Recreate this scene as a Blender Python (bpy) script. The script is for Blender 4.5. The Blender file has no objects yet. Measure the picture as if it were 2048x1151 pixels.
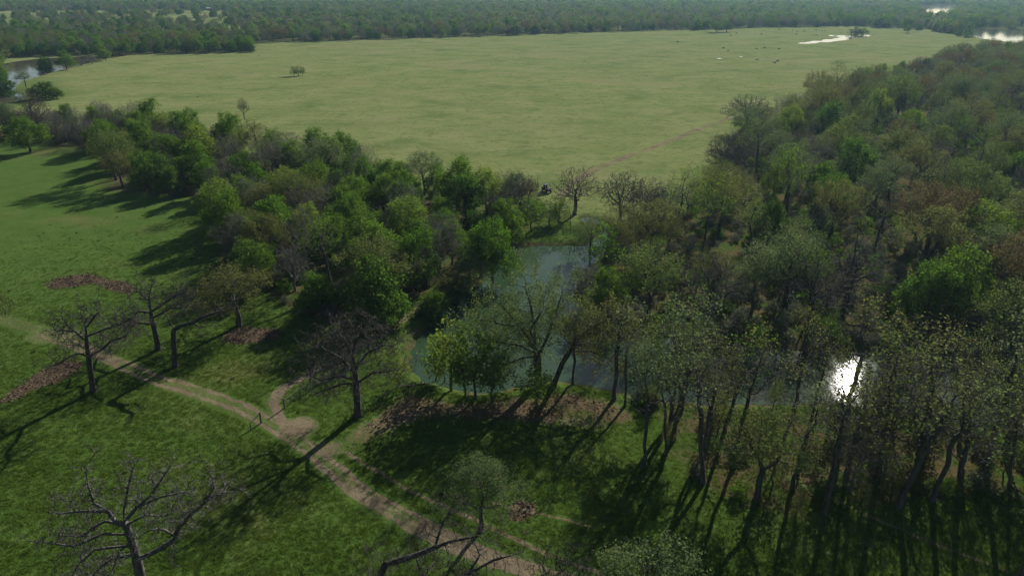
import bpy, bmesh, math, random
import numpy as np
from mathutils import Vector, Matrix
from mathutils.geometry import tessellate_polygon

# ------------------------------------------------------------------ camera, world, sun, exposure
S = bpy.context.scene
COL = S.collection
CAM_H = 60.0
PITCH = math.radians(23.3)
FPX = 1430.0                      # focal length in pixels of the 2048-wide photograph
cam_d = bpy.data.cameras.new('camera'); cam_d.lens = FPX / 2048 * 36.0; cam_d.sensor_width = 36.0
cam_d.clip_start = 0.5; cam_d.clip_end = 30000
cam = bpy.data.objects.new('camera', cam_d); COL.objects.link(cam)
cam.location = (0, 0, CAM_H); cam.rotation_euler = (math.pi / 2 - PITCH, 0, 0)
S.camera = cam

SUN_EL = math.radians(27.5); SUN_AZ = math.radians(28.4)     # azimuth clockwise from +Y
world = bpy.data.worlds.new('World'); S.world = world; world.use_nodes = True
wn = world.node_tree.nodes; wl = world.node_tree.links
sky = wn.new('ShaderNodeTexSky'); sky.sky_type = 'NISHITA'; sky.sun_disc = False
sky.sun_elevation = SUN_EL; sky.sun_rotation = SUN_AZ
sky.altitude = 100; sky.dust_density = 0.6; sky.ozone_density = 1.0
bg = wn['Background']; bg.inputs['Strength'].default_value = 0.05
wl.new(sky.outputs[0], bg.inputs['Color'])
sun_d = bpy.data.lights.new('sun', 'SUN'); sun_d.energy = 5.0; sun_d.angle = math.radians(0.53); sun_d.color = (1.0, 0.95, 0.86)
sun = bpy.data.objects.new('sun', sun_d); COL.objects.link(sun)
to_sun = Vector((math.sin(SUN_AZ) * math.cos(SUN_EL), math.cos(SUN_AZ) * math.cos(SUN_EL), math.sin(SUN_EL)))
sun.rotation_euler = to_sun.to_track_quat('Z', 'Y').to_euler(); sun.location = to_sun * 500
S.view_settings.view_transform = 'Standard'; S.view_settings.look = 'None'
S.view_settings.exposure = 0.55; S.view_settings.gamma = 1.0; S.view_settings.use_curve_mapping = False
S.render.engine = 'CYCLES'
S.cycles.max_bounces = 5; S.cycles.diffuse_bounces = 2; S.cycles.glossy_bounces = 2
S.cycles.transmission_bounces = 3; S.cycles.volume_bounces = 0; S.cycles.transparent_max_bounces = 8

RNG = np.random.default_rng(7)
random.seed(7)
CP, SP = math.cos(PITCH), math.sin(PITCH)

# ------------------------------------------------------------------ where a point of the photograph stands on the ground
def G(px, py, z=0.0):
    u, v = px - 1024.0, py - 575.5
    down, fwd = v * CP + FPX * SP, FPX * CP - v * SP
    k = (CAM_H - z) / down
    return (u * k, fwd * k)
def GP(pts, z=0.0): return [G(p[0], p[1], z) for p in pts]
def at_depth(px, py, Y):
    u, v = px - 1024.0, py - 575.5
    down, fwd = v * CP + FPX * SP, FPX * CP - v * SP
    k = Y / fwd
    return np.array([u * k, Y, CAM_H - down * k])
def height_to(bx, by, top_py):                      # height of a thing standing at ground point whose top shows at row top_py
    t = (top_py - 575.5) / FPX
    d = (by * SP + t * by * CP) / (CP - t * SP)
    return CAM_H - d
def px_size(by, n):                                 # metres for n pixels across, at ground depth by
    return n * (by * CP + CAM_H * SP) / FPX

# ------------------------------------------------------------------ small numeric helpers
def hash2(ix, iy, seed):
    h = (ix.astype(np.int64) * 374761393 + iy.astype(np.int64) * 668265263 + seed * 1442695041) & 0x7fffffff
    h = ((h ^ (h >> 13)) * 1274126177) & 0x7fffffff
    return ((h ^ (h >> 16)) & 0xffffff) / float(0xffffff)
def vnoise(x, y, scale, seed=0):
    x = np.asarray(x, float) / scale; y = np.asarray(y, float) / scale
    ix, iy = np.floor(x), np.floor(y); fx, fy = x - ix, y - iy
    fx = fx * fx * (3 - 2 * fx); fy = fy * fy * (3 - 2 * fy)
    a = hash2(ix, iy, seed); b = hash2(ix + 1, iy, seed); c = hash2(ix, iy + 1, seed); d = hash2(ix + 1, iy + 1, seed)
    return (a * (1 - fx) + b * fx) * (1 - fy) + (c * (1 - fx) + d * fx) * fy
def fbm(x, y, scale, seed=0, o=3):
    s = 0; a = 0.5; t = 0
    for k in range(o):
        s = s + a * vnoise(x, y, scale / 2 ** k, seed + 17 * k); t += a; a *= 0.5
    return s / t
def sstep(a, b, x):
    t = np.clip((np.asarray(x, float) - a) / (b - a), 0, 1); return t * t * (3 - 2 * t)
def seg_dist(x, y, pts, closed=False):
    d = np.full(np.shape(x), 1e9); n = len(pts)
    for i in range(n if closed else n - 1):
        ax, ay = pts[i]; bx, by = pts[(i + 1) % n]
        dx, dy = bx - ax, by - ay; L = dx * dx + dy * dy + 1e-9
        t = np.clip(((x - ax) * dx + (y - ay) * dy) / L, 0, 1)
        d = np.minimum(d, np.hypot(x - ax - t * dx, y - ay - t * dy))
    return d
def inside(x, y, poly):
    x = np.asarray(x, float); y = np.asarray(y, float)
    r = np.zeros(x.shape, bool); n = len(poly)
    for i in range(n):
        ax, ay = poly[i]; bx, by = poly[(i + 1) % n]
        c = ((ay > y) != (by > y))
        with np.errstate(divide='ignore', invalid='ignore'):
            r ^= c & (x < (bx - ax) * (y - ay) / (by - ay + 1e-12) + ax)
    return r
def sdist(x, y, poly):
    """Signed distance to a polygon, negative inside; 1e9 far away."""
    x = np.asarray(x, float); y = np.asarray(y, float)
    P = np.array(poly); out = np.full(x.shape, 1e9)
    m = (x > P[:, 0].min() - 30) & (x < P[:, 0].max() + 30) & (y > P[:, 1].min() - 30) & (y < P[:, 1].max() + 30)
    if m.any():
        d = seg_dist(x[m], y[m], poly, True); d[inside(x[m], y[m], poly)] *= -1; out[m] = d
    return out
def smooth_poly(pts, n=2):
    P = np.array(pts, float)
    for _ in range(n):
        Q = np.roll(P, -1, 0); P = np.stack([P * .75 + Q * .25, P * .25 + Q * .75], 1).reshape(-1, 2)
    return [tuple(p) for p in P]
def smooth_line(pts, n=2):
    P = np.array(pts, float)
    for _ in range(n):
        a, b = P[:-1], P[1:]
        P = np.vstack([P[:1], np.stack([a * .75 + b * .25, a * .25 + b * .75], 1).reshape(-1, P.shape[1]), P[-1:]])
    return P
def resample(P, step):
    P = np.asarray(P, float); s = np.r_[0, np.cumsum(np.linalg.norm(np.diff(P, axis=0), axis=1))]
    t = np.linspace(0, s[-1], max(2, int(s[-1] / step) + 1))
    return np.stack([np.interp(t, s, P[:, k]) for k in range(P.shape[1])], 1), t

# ------------------------------------------------------------------ the plan of the place (photograph points dropped onto the ground)
POND = smooth_poly(GP([(1000, 492), (1050, 487), (1110, 484), (1180, 489), (1206, 497), (1188, 525), (1155, 560), (1148, 592), (1195, 622), (1262, 645),
    (1350, 668), (1500, 690), (1640, 694), (1800, 700), (1960, 722), (2110, 740), (2160, 800), (2080, 862), (1960, 846), (1850, 826), (1700, 802), (1600, 798),
    (1450, 806), (1350, 797), (1262, 786), (1190, 768), (1120, 757), (1040, 772), (960, 786), (880, 772), (822, 752), (812, 700), (850, 642), (905, 600),
    (958, 565), (984, 522)]))
CREEK_BED = smooth_poly(GP([(1150, 500), (1188, 470), (1196, 448), (1160, 436), (1170, 428), (1208, 436), (1222, 460), (1212, 498), (1180, 515)]))
RIVER_W = smooth_poly(GP([(-120, 225), (-100, 170), (-20, 150), (8, 122), (75, 116), (115, 113), (190, 111), (205, 116), (152, 132), (88, 147), (40, 163), (26, 185), (62, 191), (10, 207)]))
RIVER_E = smooth_poly(GP([(1900, 56), (1960, 55), (2010, 58), (2120, 62), (2200, 70), (2200, 96), (2100, 93), (2030, 85), (1965, 76), (1915, 65)]), 1)
RIVER_F = smooth_poly(GP([(1843, 15), (1870, 10), (1912, 9), (1908, 30), (1890, 37), (1846, 31)]), 1)
FIELD_CREEK = smooth_poly(GP([(1578, 88), (1620, 81), (1662, 76.5), (1686, 73.5), (1655, 70.5), (1662, 68.5), (1705, 70.5), (1745, 68), (1760, 69.5), (1722, 74), (1704, 77.5), (1668, 82.5), (1622, 86)]), 1)
PUDDLES = [smooth_poly(GP(p), 1) for p in (
    [(797, 162), (805, 160.5), (813, 162), (810, 164), (800, 164)],
    [(1432, 115), (1448, 113.5), (1447, 115.5), (1436, 116.6)], [(1458, 113.5), (1470, 112), (1473, 114), (1461, 115.5)],
    [(1478, 111.5), (1495, 108.5), (1497, 110), (1481, 113)])]
WATERS = [POND, CREEK_BED, RIVER_W, RIVER_E, RIVER_F, FIELD_CREEK] + PUDDLES

ROAD = smooth_line(GP([(-40, 618), (40, 650), (110, 672), (180, 705), (262, 735), (330, 765), (420, 795), (505, 828), (560, 858), (610, 893), (660, 935), (715, 985), (780, 1026), (850, 1062), (920, 1098), (1000, 1132), (1090, 1156), (1180, 1175), (1300, 1215)]))
DAM_ROAD = smooth_line(GP([(572, 868), (552, 832), (546, 806), (560, 786), (606, 764), (690, 716), (770, 671), (822, 633), (860, 606), (905, 575), (960, 530), (1000, 475)]))
TRAIL = smooth_line(GP([(690, 905), (760, 950), (830, 990), (905, 1022), (960, 1050), (1012, 1075), (1080, 1106), (1180, 1142), (1300, 1180)]))
TRAIL2 = smooth_line(GP([(1480, 905), (1580, 955), (1660, 992), (1750, 1037), (1850, 1076), (1950, 1113), (2080, 1165)]))
TRAIL3 = smooth_line(GP([(985, 1010), (1060, 1030), (1140, 1045), (1200, 1062)]))
FIELD_ROAD = smooth_line(GP([(1120, 392), (1150, 362), (1182, 341), (1240, 318), (1330, 284), (1390, 262), (1440, 243), (1500, 226)]))

R_WOOD = GP([(2075, 112), (1990, 112), (1930, 122), (1860, 138), (1790, 160), (1720, 180), (1660, 203), (1600, 224), (1545, 246), (1505, 268), (1470, 305), (1440, 352),
    (1420, 400), (1395, 426), (1330, 436), (1260, 438), (1225, 455), (1222, 500), (1198, 540), (1165, 590), (1205, 618), (1290, 645), (1400, 673), (1520, 684), (1650, 686),
    (1800, 692), (2000, 715), (2150, 735), (2250, 600), (2330, 400), (2250, 200)])
L_WOOD = GP([(218, 372), (300, 392), (380, 394), (440, 392), (456, 430), (452, 500), (484, 552), (560, 604), (628, 634), (690, 642), (735, 630), (800, 606), (840, 590),
    (885, 572), (935, 548), (968, 508), (990, 478), (1022, 456), (1100, 434), (1070, 408), (960, 428), (840, 380), (700, 352), (560, 338), (430, 302), (290, 262), (200, 266), (205, 300), (236, 330)])
S_WOOD = GP([(-80, 262), (0, 258), (90, 262), (200, 256), (262, 272), (236, 300), (150, 296), (100, 287), (0, 284), (-80, 290)])
GROVE = GP([(1300, 815), (1400, 812), (1600, 808), (1800, 838), (1960, 862), (2120, 885), (2180, 985), (1960, 1000), (1780, 1050), (1600, 1040), (1410, 975), (1330, 915)])
W_WOOD = GP([(-140, 108), (0, 116), (60, 114), (115, 110), (190, 109), (205, 119), (270, 108), (380, 106), (503, 104), (506, 85), (430, 82), (260, 80), (100, 84), (-140, 92)])
FIELD = GP([(-60, 230), (130, 190), (70, 152), (200, 122), (270, 109), (500, 106), (503, 87), (700, 82), (1000, 72), (1300, 62), (1500, 57), (1700, 53), (1850, 60), (1930, 74), (2080, 92), (2300, 100),
    (2075, 116), (1930, 128), (1800, 165), (1600, 230), (1505, 275), (1440, 360), (1400, 430), (1225, 450), (1100, 432), (960, 428), (840, 380), (560, 338), (290, 262)])
PARKLAND = GP([(-250, 90), (-250, 26), (150, 21), (330, 20), (455, 22), (480, 44), (500, 78), (430, 78), (260, 76), (100, 80)])
PATCHES = [smooth_poly(GP(p)) for p in (
    [(90, 567), (108, 556), (150, 549), (188, 548), (200, 556), (222, 561), (250, 564), (268, 572), (268, 590), (235, 587), (210, 573), (185, 567), (140, 575), (98, 579)],
    [(-20, 815), (20, 783), (60, 757), (95, 733), (140, 722), (172, 728), (150, 745), (110, 768), (60, 785), (25, 804)],
    [(440, 668), (480, 655), (540, 655), (570, 665), (540, 684), (480, 690), (445, 684)],
    [(1008, 1025), (1030, 1004), (1060, 1010), (1072, 1030), (1050, 1049), (1025, 1048)])]
BANK_LITTER = smooth_poly(GP([(690, 850), (760, 800), (830, 770), (900, 790), (980, 800), (1060, 790), (1130, 775), (1200, 790), (1270, 810), (1290, 850), (1200, 870), (1080, 850), (980, 842), (860, 850), (790, 880), (730, 920), (660, 900)]))

def base_height(x, y):
    x = np.asarray(x, float); y = np.asarray(y, float)
    r = np.hypot(x, y)
    und = 0.55 * (fbm(x, y, 70, 3) - 0.5) * 2 + 0.16 * (fbm(x, y, 9, 5, 2) - 0.5) * 2
    return und * (1 - 0.6 * sstep(500, 1500, r))
def H(x, y):
    x = np.asarray(x, float); y = np.asarray(y, float)
    h = base_height(x, y)
    h = h + 0.55 * (1 - sstep(2.0, 6.5, seg_dist(x, y, [tuple(p) for p in DAM_ROAD[10:]]))) * sstep(90, 100, y)
    for i, w in enumerate(WATERS):
        d = sdist(x, y, w) + (0.7 * (vnoise(x, y, 2.2, 40 + i) - 0.5) * 2 if i < 2 else 0)
        wd = 3.0 if i < 2 else (9.0 if i < 5 else 2.5)
        lo = -1.35
        t = 1 - sstep(-wd, wd * 0.8, d)
        h = h * (1 - t) + lo * t
    return h
def Hs(x, y): return float(H(np.array([x]), np.array([y]))[0])
WATER_Z = -0.72

# ------------------------------------------------------------------ materials
def new_mat(name):
    m = bpy.data.materials.new(name); m.use_nodes = True
    nt = m.node_tree
    for n in list(nt.nodes): nt.nodes.remove(n)
    out = nt.nodes.new('ShaderNodeOutputMaterial')
    return m, nt, out
def N(nt, t, **kw):
    n = nt.nodes.new(t)
    for k, v in kw.items():
        if k in n.inputs: n.inputs[k].default_value = v
        else: setattr(n, k, v)
    return n
def mixc(nt, fac, a, b):
    m = nt.nodes.new('ShaderNodeMix'); m.data_type = 'RGBA'
    for sock, v in ((m.inputs['Factor'], fac), (m.inputs[6], a), (m.inputs[7], b)):
        if hasattr(v, 'node'): nt.links.new(v, sock)
        elif isinstance(v, tuple): sock.default_value = (*v, 1)
        else: sock.default_value = v
    return m.outputs[2]
def ramp(nt, src, a, b, lo=0.0, hi=1.0):
    r = nt.nodes.new('ShaderNodeMapRange'); r.interpolation_type = 'SMOOTHSTEP'
    r.inputs['From Min'].default_value = a; r.inputs['From Max'].default_value = b
    r.inputs['To Min'].default_value = lo; r.inputs['To Max'].default_value = hi
    nt.links.new(src, r.inputs['Value']); return r.outputs[0]
def math2(nt, op, a, b):
    m = nt.nodes.new('ShaderNodeMath'); m.operation = op
    for s, v in zip(m.inputs, (a, b)):
        if hasattr(v, 'node'): nt.links.new(v, s)
        else: s.default_value = v
    return m.outputs[0]
def noise(nt, co, scale, detail=3, rough=0.55, stretch=None):
    n = nt.nodes.new('ShaderNodeTexNoise'); n.inputs['Scale'].default_value = scale; n.inputs['Detail'].default_value = detail; n.inputs['Roughness'].default_value = rough
    if stretch:
        mp = nt.nodes.new('ShaderNodeMapping'); mp.inputs['Scale'].default_value = stretch; nt.links.new(co, mp.inputs['Vector']); co = mp.outputs[0]
    nt.links.new(co, n.inputs['Vector']); return n.outputs['Fac']

def ground_material():
    m, nt, out = new_mat('pasture_ground')
    geo = N(nt, 'ShaderNodeNewGeometry'); co = geo.outputs['Position']
    def attr(a):
        n = N(nt, 'ShaderNodeAttribute'); n.attribute_name = a; return n.outputs['Fac']
    dirt, litter, far, wood = attr('dirt'), attr('litter'), attr('far'), attr('wood')
    n_big = noise(nt, co, 0.035, 4); n_mid = noise(nt, co, 0.22, 4); n_fine = noise(nt, co, 1.7, 3, 0.65); n_grit = noise(nt, co, 5.5, 2, 0.7)
    n_long = noise(nt, co, 0.045, 7, 0.68, (0.7, 1.0, 1.0))
    # near pasture: deep spring green, tufted, worn olive places
    lush = mixc(nt, ramp(nt, n_mid, 0.3, 0.7), (0.05, 0.098, 0.017), (0.07, 0.117, 0.023))
    lush = mixc(nt, ramp(nt, n_big, 0.52, 0.72), lush, (0.11, 0.118, 0.04))
    lush = mixc(nt, ramp(nt, n_fine, 0.5, 0.76, 0, 0.5), lush, (0.034, 0.068, 0.013))
    lush = mixc(nt, ramp(nt, n_grit, 0.60, 0.78, 0, 0.5), lush, (0.14, 0.125, 0.055))
    # far pasture: paler, yellow, streaked
    pale = mixc(nt, ramp(nt, n_long, 0.35, 0.68), (0.135, 0.175, 0.054), (0.19, 0.205, 0.082))
    pale = mixc(nt, ramp(nt, n_big, 0.5, 0.75), pale, (0.088, 0.132, 0.038))
    pale = mixc(nt, ramp(nt, n_mid, 0.55, 0.75, 0, 0.65), pale, (0.185, 0.168, 0.08))
    n_g1 = noise(nt, co, 0.16, 3, 0.75, (0.8, 1.0, 1.0)); n_g2 = noise(nt, co, 0.42, 2, 0.7)
    pale = mixc(nt, ramp(nt, n_g1, 0.5, 0.66, 0, 0.6), pale, (0.085, 0.118, 0.034))
    pale = mixc(nt, ramp(nt, n_g2, 0.55, 0.7, 0, 0.6), pale, (0.205, 0.205, 0.092))
    pale = mixc(nt, ramp(nt, n_g2, 0.45, 0.32, 0, 0.6), pale, (0.075, 0.105, 0.03))
    pale = mixc(nt, ramp(nt, n_fine, 0.58, 0.8, 0, 0.55), pale, (0.06, 0.085, 0.028))
    pale = mixc(nt, ramp(nt, noise(nt, co, 0.012, 5, 0.65), 0.52, 0.64, 0, 0.55), pale, (0.2, 0.19, 0.09))
    grass = mixc(nt, far, lush, pale)
    soil = mixc(nt, ramp(nt, n_mid, 0.35, 0.7), (0.135, 0.106, 0.068), (0.205, 0.165, 0.108))
    soil = mixc(nt, ramp(nt, n_grit, 0.5, 0.8, 0, 0.7), soil, (0.12, 0.085, 0.055))
    leafl = mixc(nt, ramp(nt, n_fine, 0.35, 0.7), (0.1, 0.068, 0.042), (0.155, 0.112, 0.07))
    leafl = mixc(nt, ramp(nt, n_grit, 0.5, 0.66), leafl, (0.05, 0.028, 0.018))
    floor = mixc(nt, ramp(nt, n_fine, 0.4, 0.66), (0.062, 0.056, 0.024), (0.115, 0.085, 0.046))
    floor = mixc(nt, ramp(nt, n_mid, 0.46, 0.6), floor, (0.05, 0.082, 0.018))
    def masked(a, edge):                       # ragged edge: the noise eats into the mask
        s = math2(nt, 'ADD', a, math2(nt, 'MULTIPLY', math2(nt, 'SUBTRACT', edge, 0.5), 0.9))
        return ramp(nt, s, 0.36, 0.66)
    e = math2(nt, 'ADD', math2(nt, 'MULTIPLY', n_fine, 0.6), math2(nt, 'MULTIPLY', n_grit, 0.4))
    c = mixc(nt, masked(wood, n_mid), grass, floor)
    c = mixc(nt, masked(litter, e), c, leafl)
    c = mixc(nt, masked(dirt, e), c, soil)
    p = N(nt, 'ShaderNodeBsdfPrincipled', Roughness=0.72)
    p.inputs['Specular IOR Level'].default_value = 0.0
    p.inputs['Sheen Weight'].default_value = 0.03; p.inputs['Sheen Roughness'].default_value = 0.45
    p.inputs['Sheen Tint'].default_value = (0.8, 0.9, 0.45, 1)
    nt.links.new(c, p.inputs['Base Color'])
    hsum = math2(nt, 'ADD', math2(nt, 'MULTIPLY', n_fine, 0.8), math2(nt, 'MULTIPLY', n_grit, 0.35))
    b = N(nt, 'ShaderNodeBump', Strength=0.85, Distance=0.22); nt.links.new(hsum, b.inputs['Height']); nt.links.new(b.outputs[0], p.inputs['Normal'])
    nt.links.new(p.outputs[0], out.inputs[0])
    return m

def leaf_material(name, cols, trans=0.45, gloss=0.0):
    """Leaves: colour differs from tree to tree and a little from leaf to leaf; light comes through them."""
    m, nt, out = new_mat(name)
    oi = N(nt, 'ShaderNodeObjectInfo'); geo = N(nt, 'ShaderNodeNewGeometry')
    c = mixc(nt, ramp(nt, oi.outputs['Random'], 0.0, 0.5), cols[0], cols[1])
    c = mixc(nt, ramp(nt, oi.outputs['Random'], 0.55, 1.0), c, cols[2])
    c = mixc(nt, ramp(nt, geo.outputs['Random Per Island'], 0.1, 0.9, 0, 0.55), c, cols[3])
    d = N(nt, 'ShaderNodeBsdfDiffuse'); t = N(nt, 'ShaderNodeBsdfTranslucent'); g = N(nt, 'ShaderNodeBsdfGlossy', Roughness=0.45)
    nt.links.new(c, d.inputs['Color'])
    hs = N(nt, 'ShaderNodeHueSaturation', Saturation=1.12, Value=1.15); nt.links.new(c, hs.inputs['Color']); nt.links.new(hs.outputs[0], t.inputs['Color'])
    g.inputs['Color'].default_value = (0.8, 0.85, 0.8, 1)
    a = N(nt, 'ShaderNodeMixShader'); a.inputs[0].default_value = trans; nt.links.new(d.outputs[0], a.inputs[1]); nt.links.new(t.outputs[0], a.inputs[2])
    b = N(nt, 'ShaderNodeMixShader'); b.inputs[0].default_value = gloss; nt.links.new(a.outputs[0], b.inputs[1]); nt.links.new(g.outputs[0], b.inputs[2])
    nt.links.new(b.outputs[0], out.inputs[0]); return m

def bark_material(name, a, b, rough=0.9):
    m, nt, out = new_mat(name)
    tc = N(nt, 'ShaderNodeTexCoord'); oi = N(nt, 'ShaderNodeObjectInfo')
    f = noise(nt, tc.outputs['Object'], 3.0, 4, 0.65, (1, 1, 0.35))
    f2 = noise(nt, tc.outputs['Object'], 0.7, 2)
    c = mixc(nt, ramp(nt, f, 0.35, 0.68), a, b)
    c = mixc(nt, ramp(nt, f2, 0.5, 0.75, 0, 0.5), c, tuple(x * 0.55 for x in a))
    p = N(nt, 'ShaderNodeBsdfPrincipled', Roughness=rough); p.inputs['Specular IOR Level'].default_value = 0.25
    nt.links.new(c, p.inputs['Base Color'])
    bp = N(nt, 'ShaderNodeBump', Strength=0.7, Distance=0.05); nt.links.new(f, bp.inputs['Height']); nt.links.new(bp.outputs[0], p.inputs['Normal'])
    nt.links.new(p.outputs[0], out.inputs[0]); return m

def plain(name, col, rough=0.6, metal=0.0, var=0.25, scale=8.0, spec=0.4):
    m, nt, out = new_mat(name)
    tc = N(nt, 'ShaderNodeTexCoord'); f = noise(nt, tc.outputs['Object'], scale, 4, 0.6)
    c = mixc(nt, ramp(nt, f, 0.3, 0.72), tuple(x * (1 - var) for x in col), tuple(min(1, x * (1 + var)) for x in col))
    p = N(nt, 'ShaderNodeBsdfPrincipled', Roughness=rough, Metallic=metal); p.inputs['Specular IOR Level'].default_value = spec
    nt.links.new(c, p.inputs['Base Color']); nt.links.new(p.outputs[0], out.inputs[0]); return m

def water_material(name, a, b, ripple, rough=0.03):
    m, nt, out = new_mat(name)
    geo = N(nt, 'ShaderNodeNewGeometry'); co = geo.outputs['Position']
    c = mixc(nt, ramp(nt, noise(nt, co, 0.06, 3), 0.35, 0.65), a, b)
    p = N(nt, 'ShaderNodeBsdfPrincipled', Roughness=rough, IOR=1.333); p.inputs['Specular IOR Level'].default_value = 0.5
    nt.links.new(c, p.inputs['Base Color'])
    f = math2(nt, 'ADD', noise(nt, co, 1.2, 3, 0.5), math2(nt, 'MULTIPLY', noise(nt, co, 0.25, 2), 1.5))
    bp = N(nt, 'ShaderNodeBump', Strength=ripple, Distance=0.05); nt.links.new(f, bp.inputs['Height']); nt.links.new(bp.outputs[0], p.inputs['Normal'])
    nt.links.new(p.outputs[0], out.inputs[0]); return m

M = {}
M['ground'] = ground_material()
M['bark_dark'] = bark_material('dark_oak_bark', (0.036, 0.032, 0.028), (0.08, 0.072, 0.064))
M['bark_grey'] = bark_material('weathered_grey_bark', (0.046, 0.042, 0.038), (0.14, 0.13, 0.12))
M['bark_twig'] = bark_material('grey_twig_bark', (0.095, 0.083, 0.075), (0.16, 0.142, 0.128))
M['bark_slim'] = bark_material('slender_trunk_bark', (0.045, 0.041, 0.034), (0.095, 0.086, 0.072))
M['leaf_bud'] = leaf_material('budding_oak_leaf', ((0.085, 0.118, 0.036), (0.12, 0.12, 0.044), (0.094, 0.14, 0.042), (0.15, 0.18, 0.064)), 0.52)
M['leaf_green'] = leaf_material('fresh_green_leaf', ((0.066, 0.135, 0.022), (0.095, 0.16, 0.028), (0.052, 0.11, 0.024), (0.13, 0.205, 0.04)), 0.54)
M['leaf_dark'] = leaf_material('dense_green_leaf', ((0.04, 0.095, 0.016), (0.05, 0.11, 0.018), (0.036, 0.085, 0.018), (0.085, 0.145, 0.026)), 0.38)
M['leaf_lime'] = leaf_material('lime_new_leaf', ((0.13, 0.20, 0.034), (0.15, 0.21, 0.04), (0.11, 0.19, 0.04), (0.20, 0.25, 0.06)), 0.5)
M['leaf_sage'] = leaf_material('sage_leaf', ((0.09, 0.138, 0.05), (0.125, 0.162, 0.068), (0.075, 0.13, 0.052), (0.18, 0.215, 0.105)), 0.42)
M['leaf_grey'] = leaf_material('grey_shrub_leaf', ((0.085, 0.102, 0.066), (0.105, 0.115, 0.082), (0.072, 0.098, 0.052), (0.16, 0.17, 0.135)), 0.35)
M['leaf_rust'] = leaf_material('rusty_new_leaf', ((0.125, 0.096, 0.045), (0.13, 0.105, 0.048), (0.115, 0.096, 0.045), (0.15, 0.13, 0.065)), 0.4)
M['pond'] = water_material('turbid_pond_water', (0.028, 0.058, 0.028), (0.037, 0.064, 0.031), 0.07, 0.03)
M['river'] = water_material('brown_river_water', (0.07, 0.062, 0.042), (0.085, 0.075, 0.05), 0.16, 0.06)
M['wood'] = plain('weathered_timber', (0.12, 0.10, 0.085), 0.85)
M['black_hide'] = plain('black_hide', (0.018, 0.015, 0.013), 0.6)
M['paint'] = plain('dark_vehicle_paint', (0.022, 0.024, 0.04), 0.28, 0.1, 0.1)
M['rubber'] = plain('rubber', (0.02, 0.02, 0.02), 0.85)
M['steel'] = plain('grey_steel', (0.32, 0.32, 0.33), 0.4, 0.7)
M['tin'] = plain('pale_sheet_metal', (0.72, 0.73, 0.74), 0.35, 0.2, 0.05)
M['stone'] = plain('pale_limestone', (0.52, 0.48, 0.41), 0.85, 0, 0.25, 2.5)
M['tuft'] = leaf_material('grass_blade', ((0.074, 0.122, 0.022), (0.084, 0.132, 0.025), (0.068, 0.116, 0.02), (0.105, 0.142, 0.032)), 0.52)
M['litterbits'] = plain('dead_leaf_litter', (0.095, 0.064, 0.04), 0.9, 0, 0.55, 1.3)

# ------------------------------------------------------------------ scene helpers
def link_mesh(name, me, parent=None, kind=None):
    o = bpy.data.objects.new(name, me); COL.objects.link(o)
    if parent is not None: o.parent = parent
    if kind: o['kind'] = kind
    return o
def mesh_np(name, V, F, mats, mi=None, smooth=False):
    """V (n,3); F a list of index arrays (each (m,3) or (m,4)); mi material index for each array."""
    me = bpy.data.meshes.new(name)
    V = np.asarray(V, np.float32)
    F = [np.asarray(f, np.int32) for f in F]
    loops = np.concatenate([f.ravel() for f in F]); sizes = np.concatenate([np.full(len(f), f.shape[1], np.int32) for f in F])
    starts = np.r_[0, np.cumsum(sizes)[:-1]].astype(np.int32)
    me.vertices.add(len(V)); me.vertices.foreach_set('co', V.ravel())
    me.loops.add(len(loops)); me.loops.foreach_set('vertex_index', loops)
    me.polygons.add(len(sizes)); me.polygons.foreach_set('loop_start', starts)
    if mi is not None:
        me.polygons.foreach_set('material_index', np.concatenate([np.full(len(f), k, np.int32) for f, k in zip(F, mi)]))
    for m_ in mats: me.materials.append(m_)
    if smooth: me.polygons.foreach_set('use_smooth', np.ones(len(sizes), bool))
    me.update(calc_edges=True); return me
def tag(o, label, cat, group=None):
    o['label'] = label; o['category'] = cat
    if group: o['group'] = group
    return o
def empty(name, loc, rz=0.0, scale=(1, 1, 1)):
    o = bpy.data.objects.new(name, None); COL.objects.link(o); o.empty_display_size = 0.5
    o.location = loc; o.rotation_euler = (0, 0, rz); o.scale = scale; return o
def add_attr(me, name, vals):
    a = me.attributes.new(name, 'FLOAT', 'POINT'); a.data.foreach_set('value', np.asarray(vals, np.float32))

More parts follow.
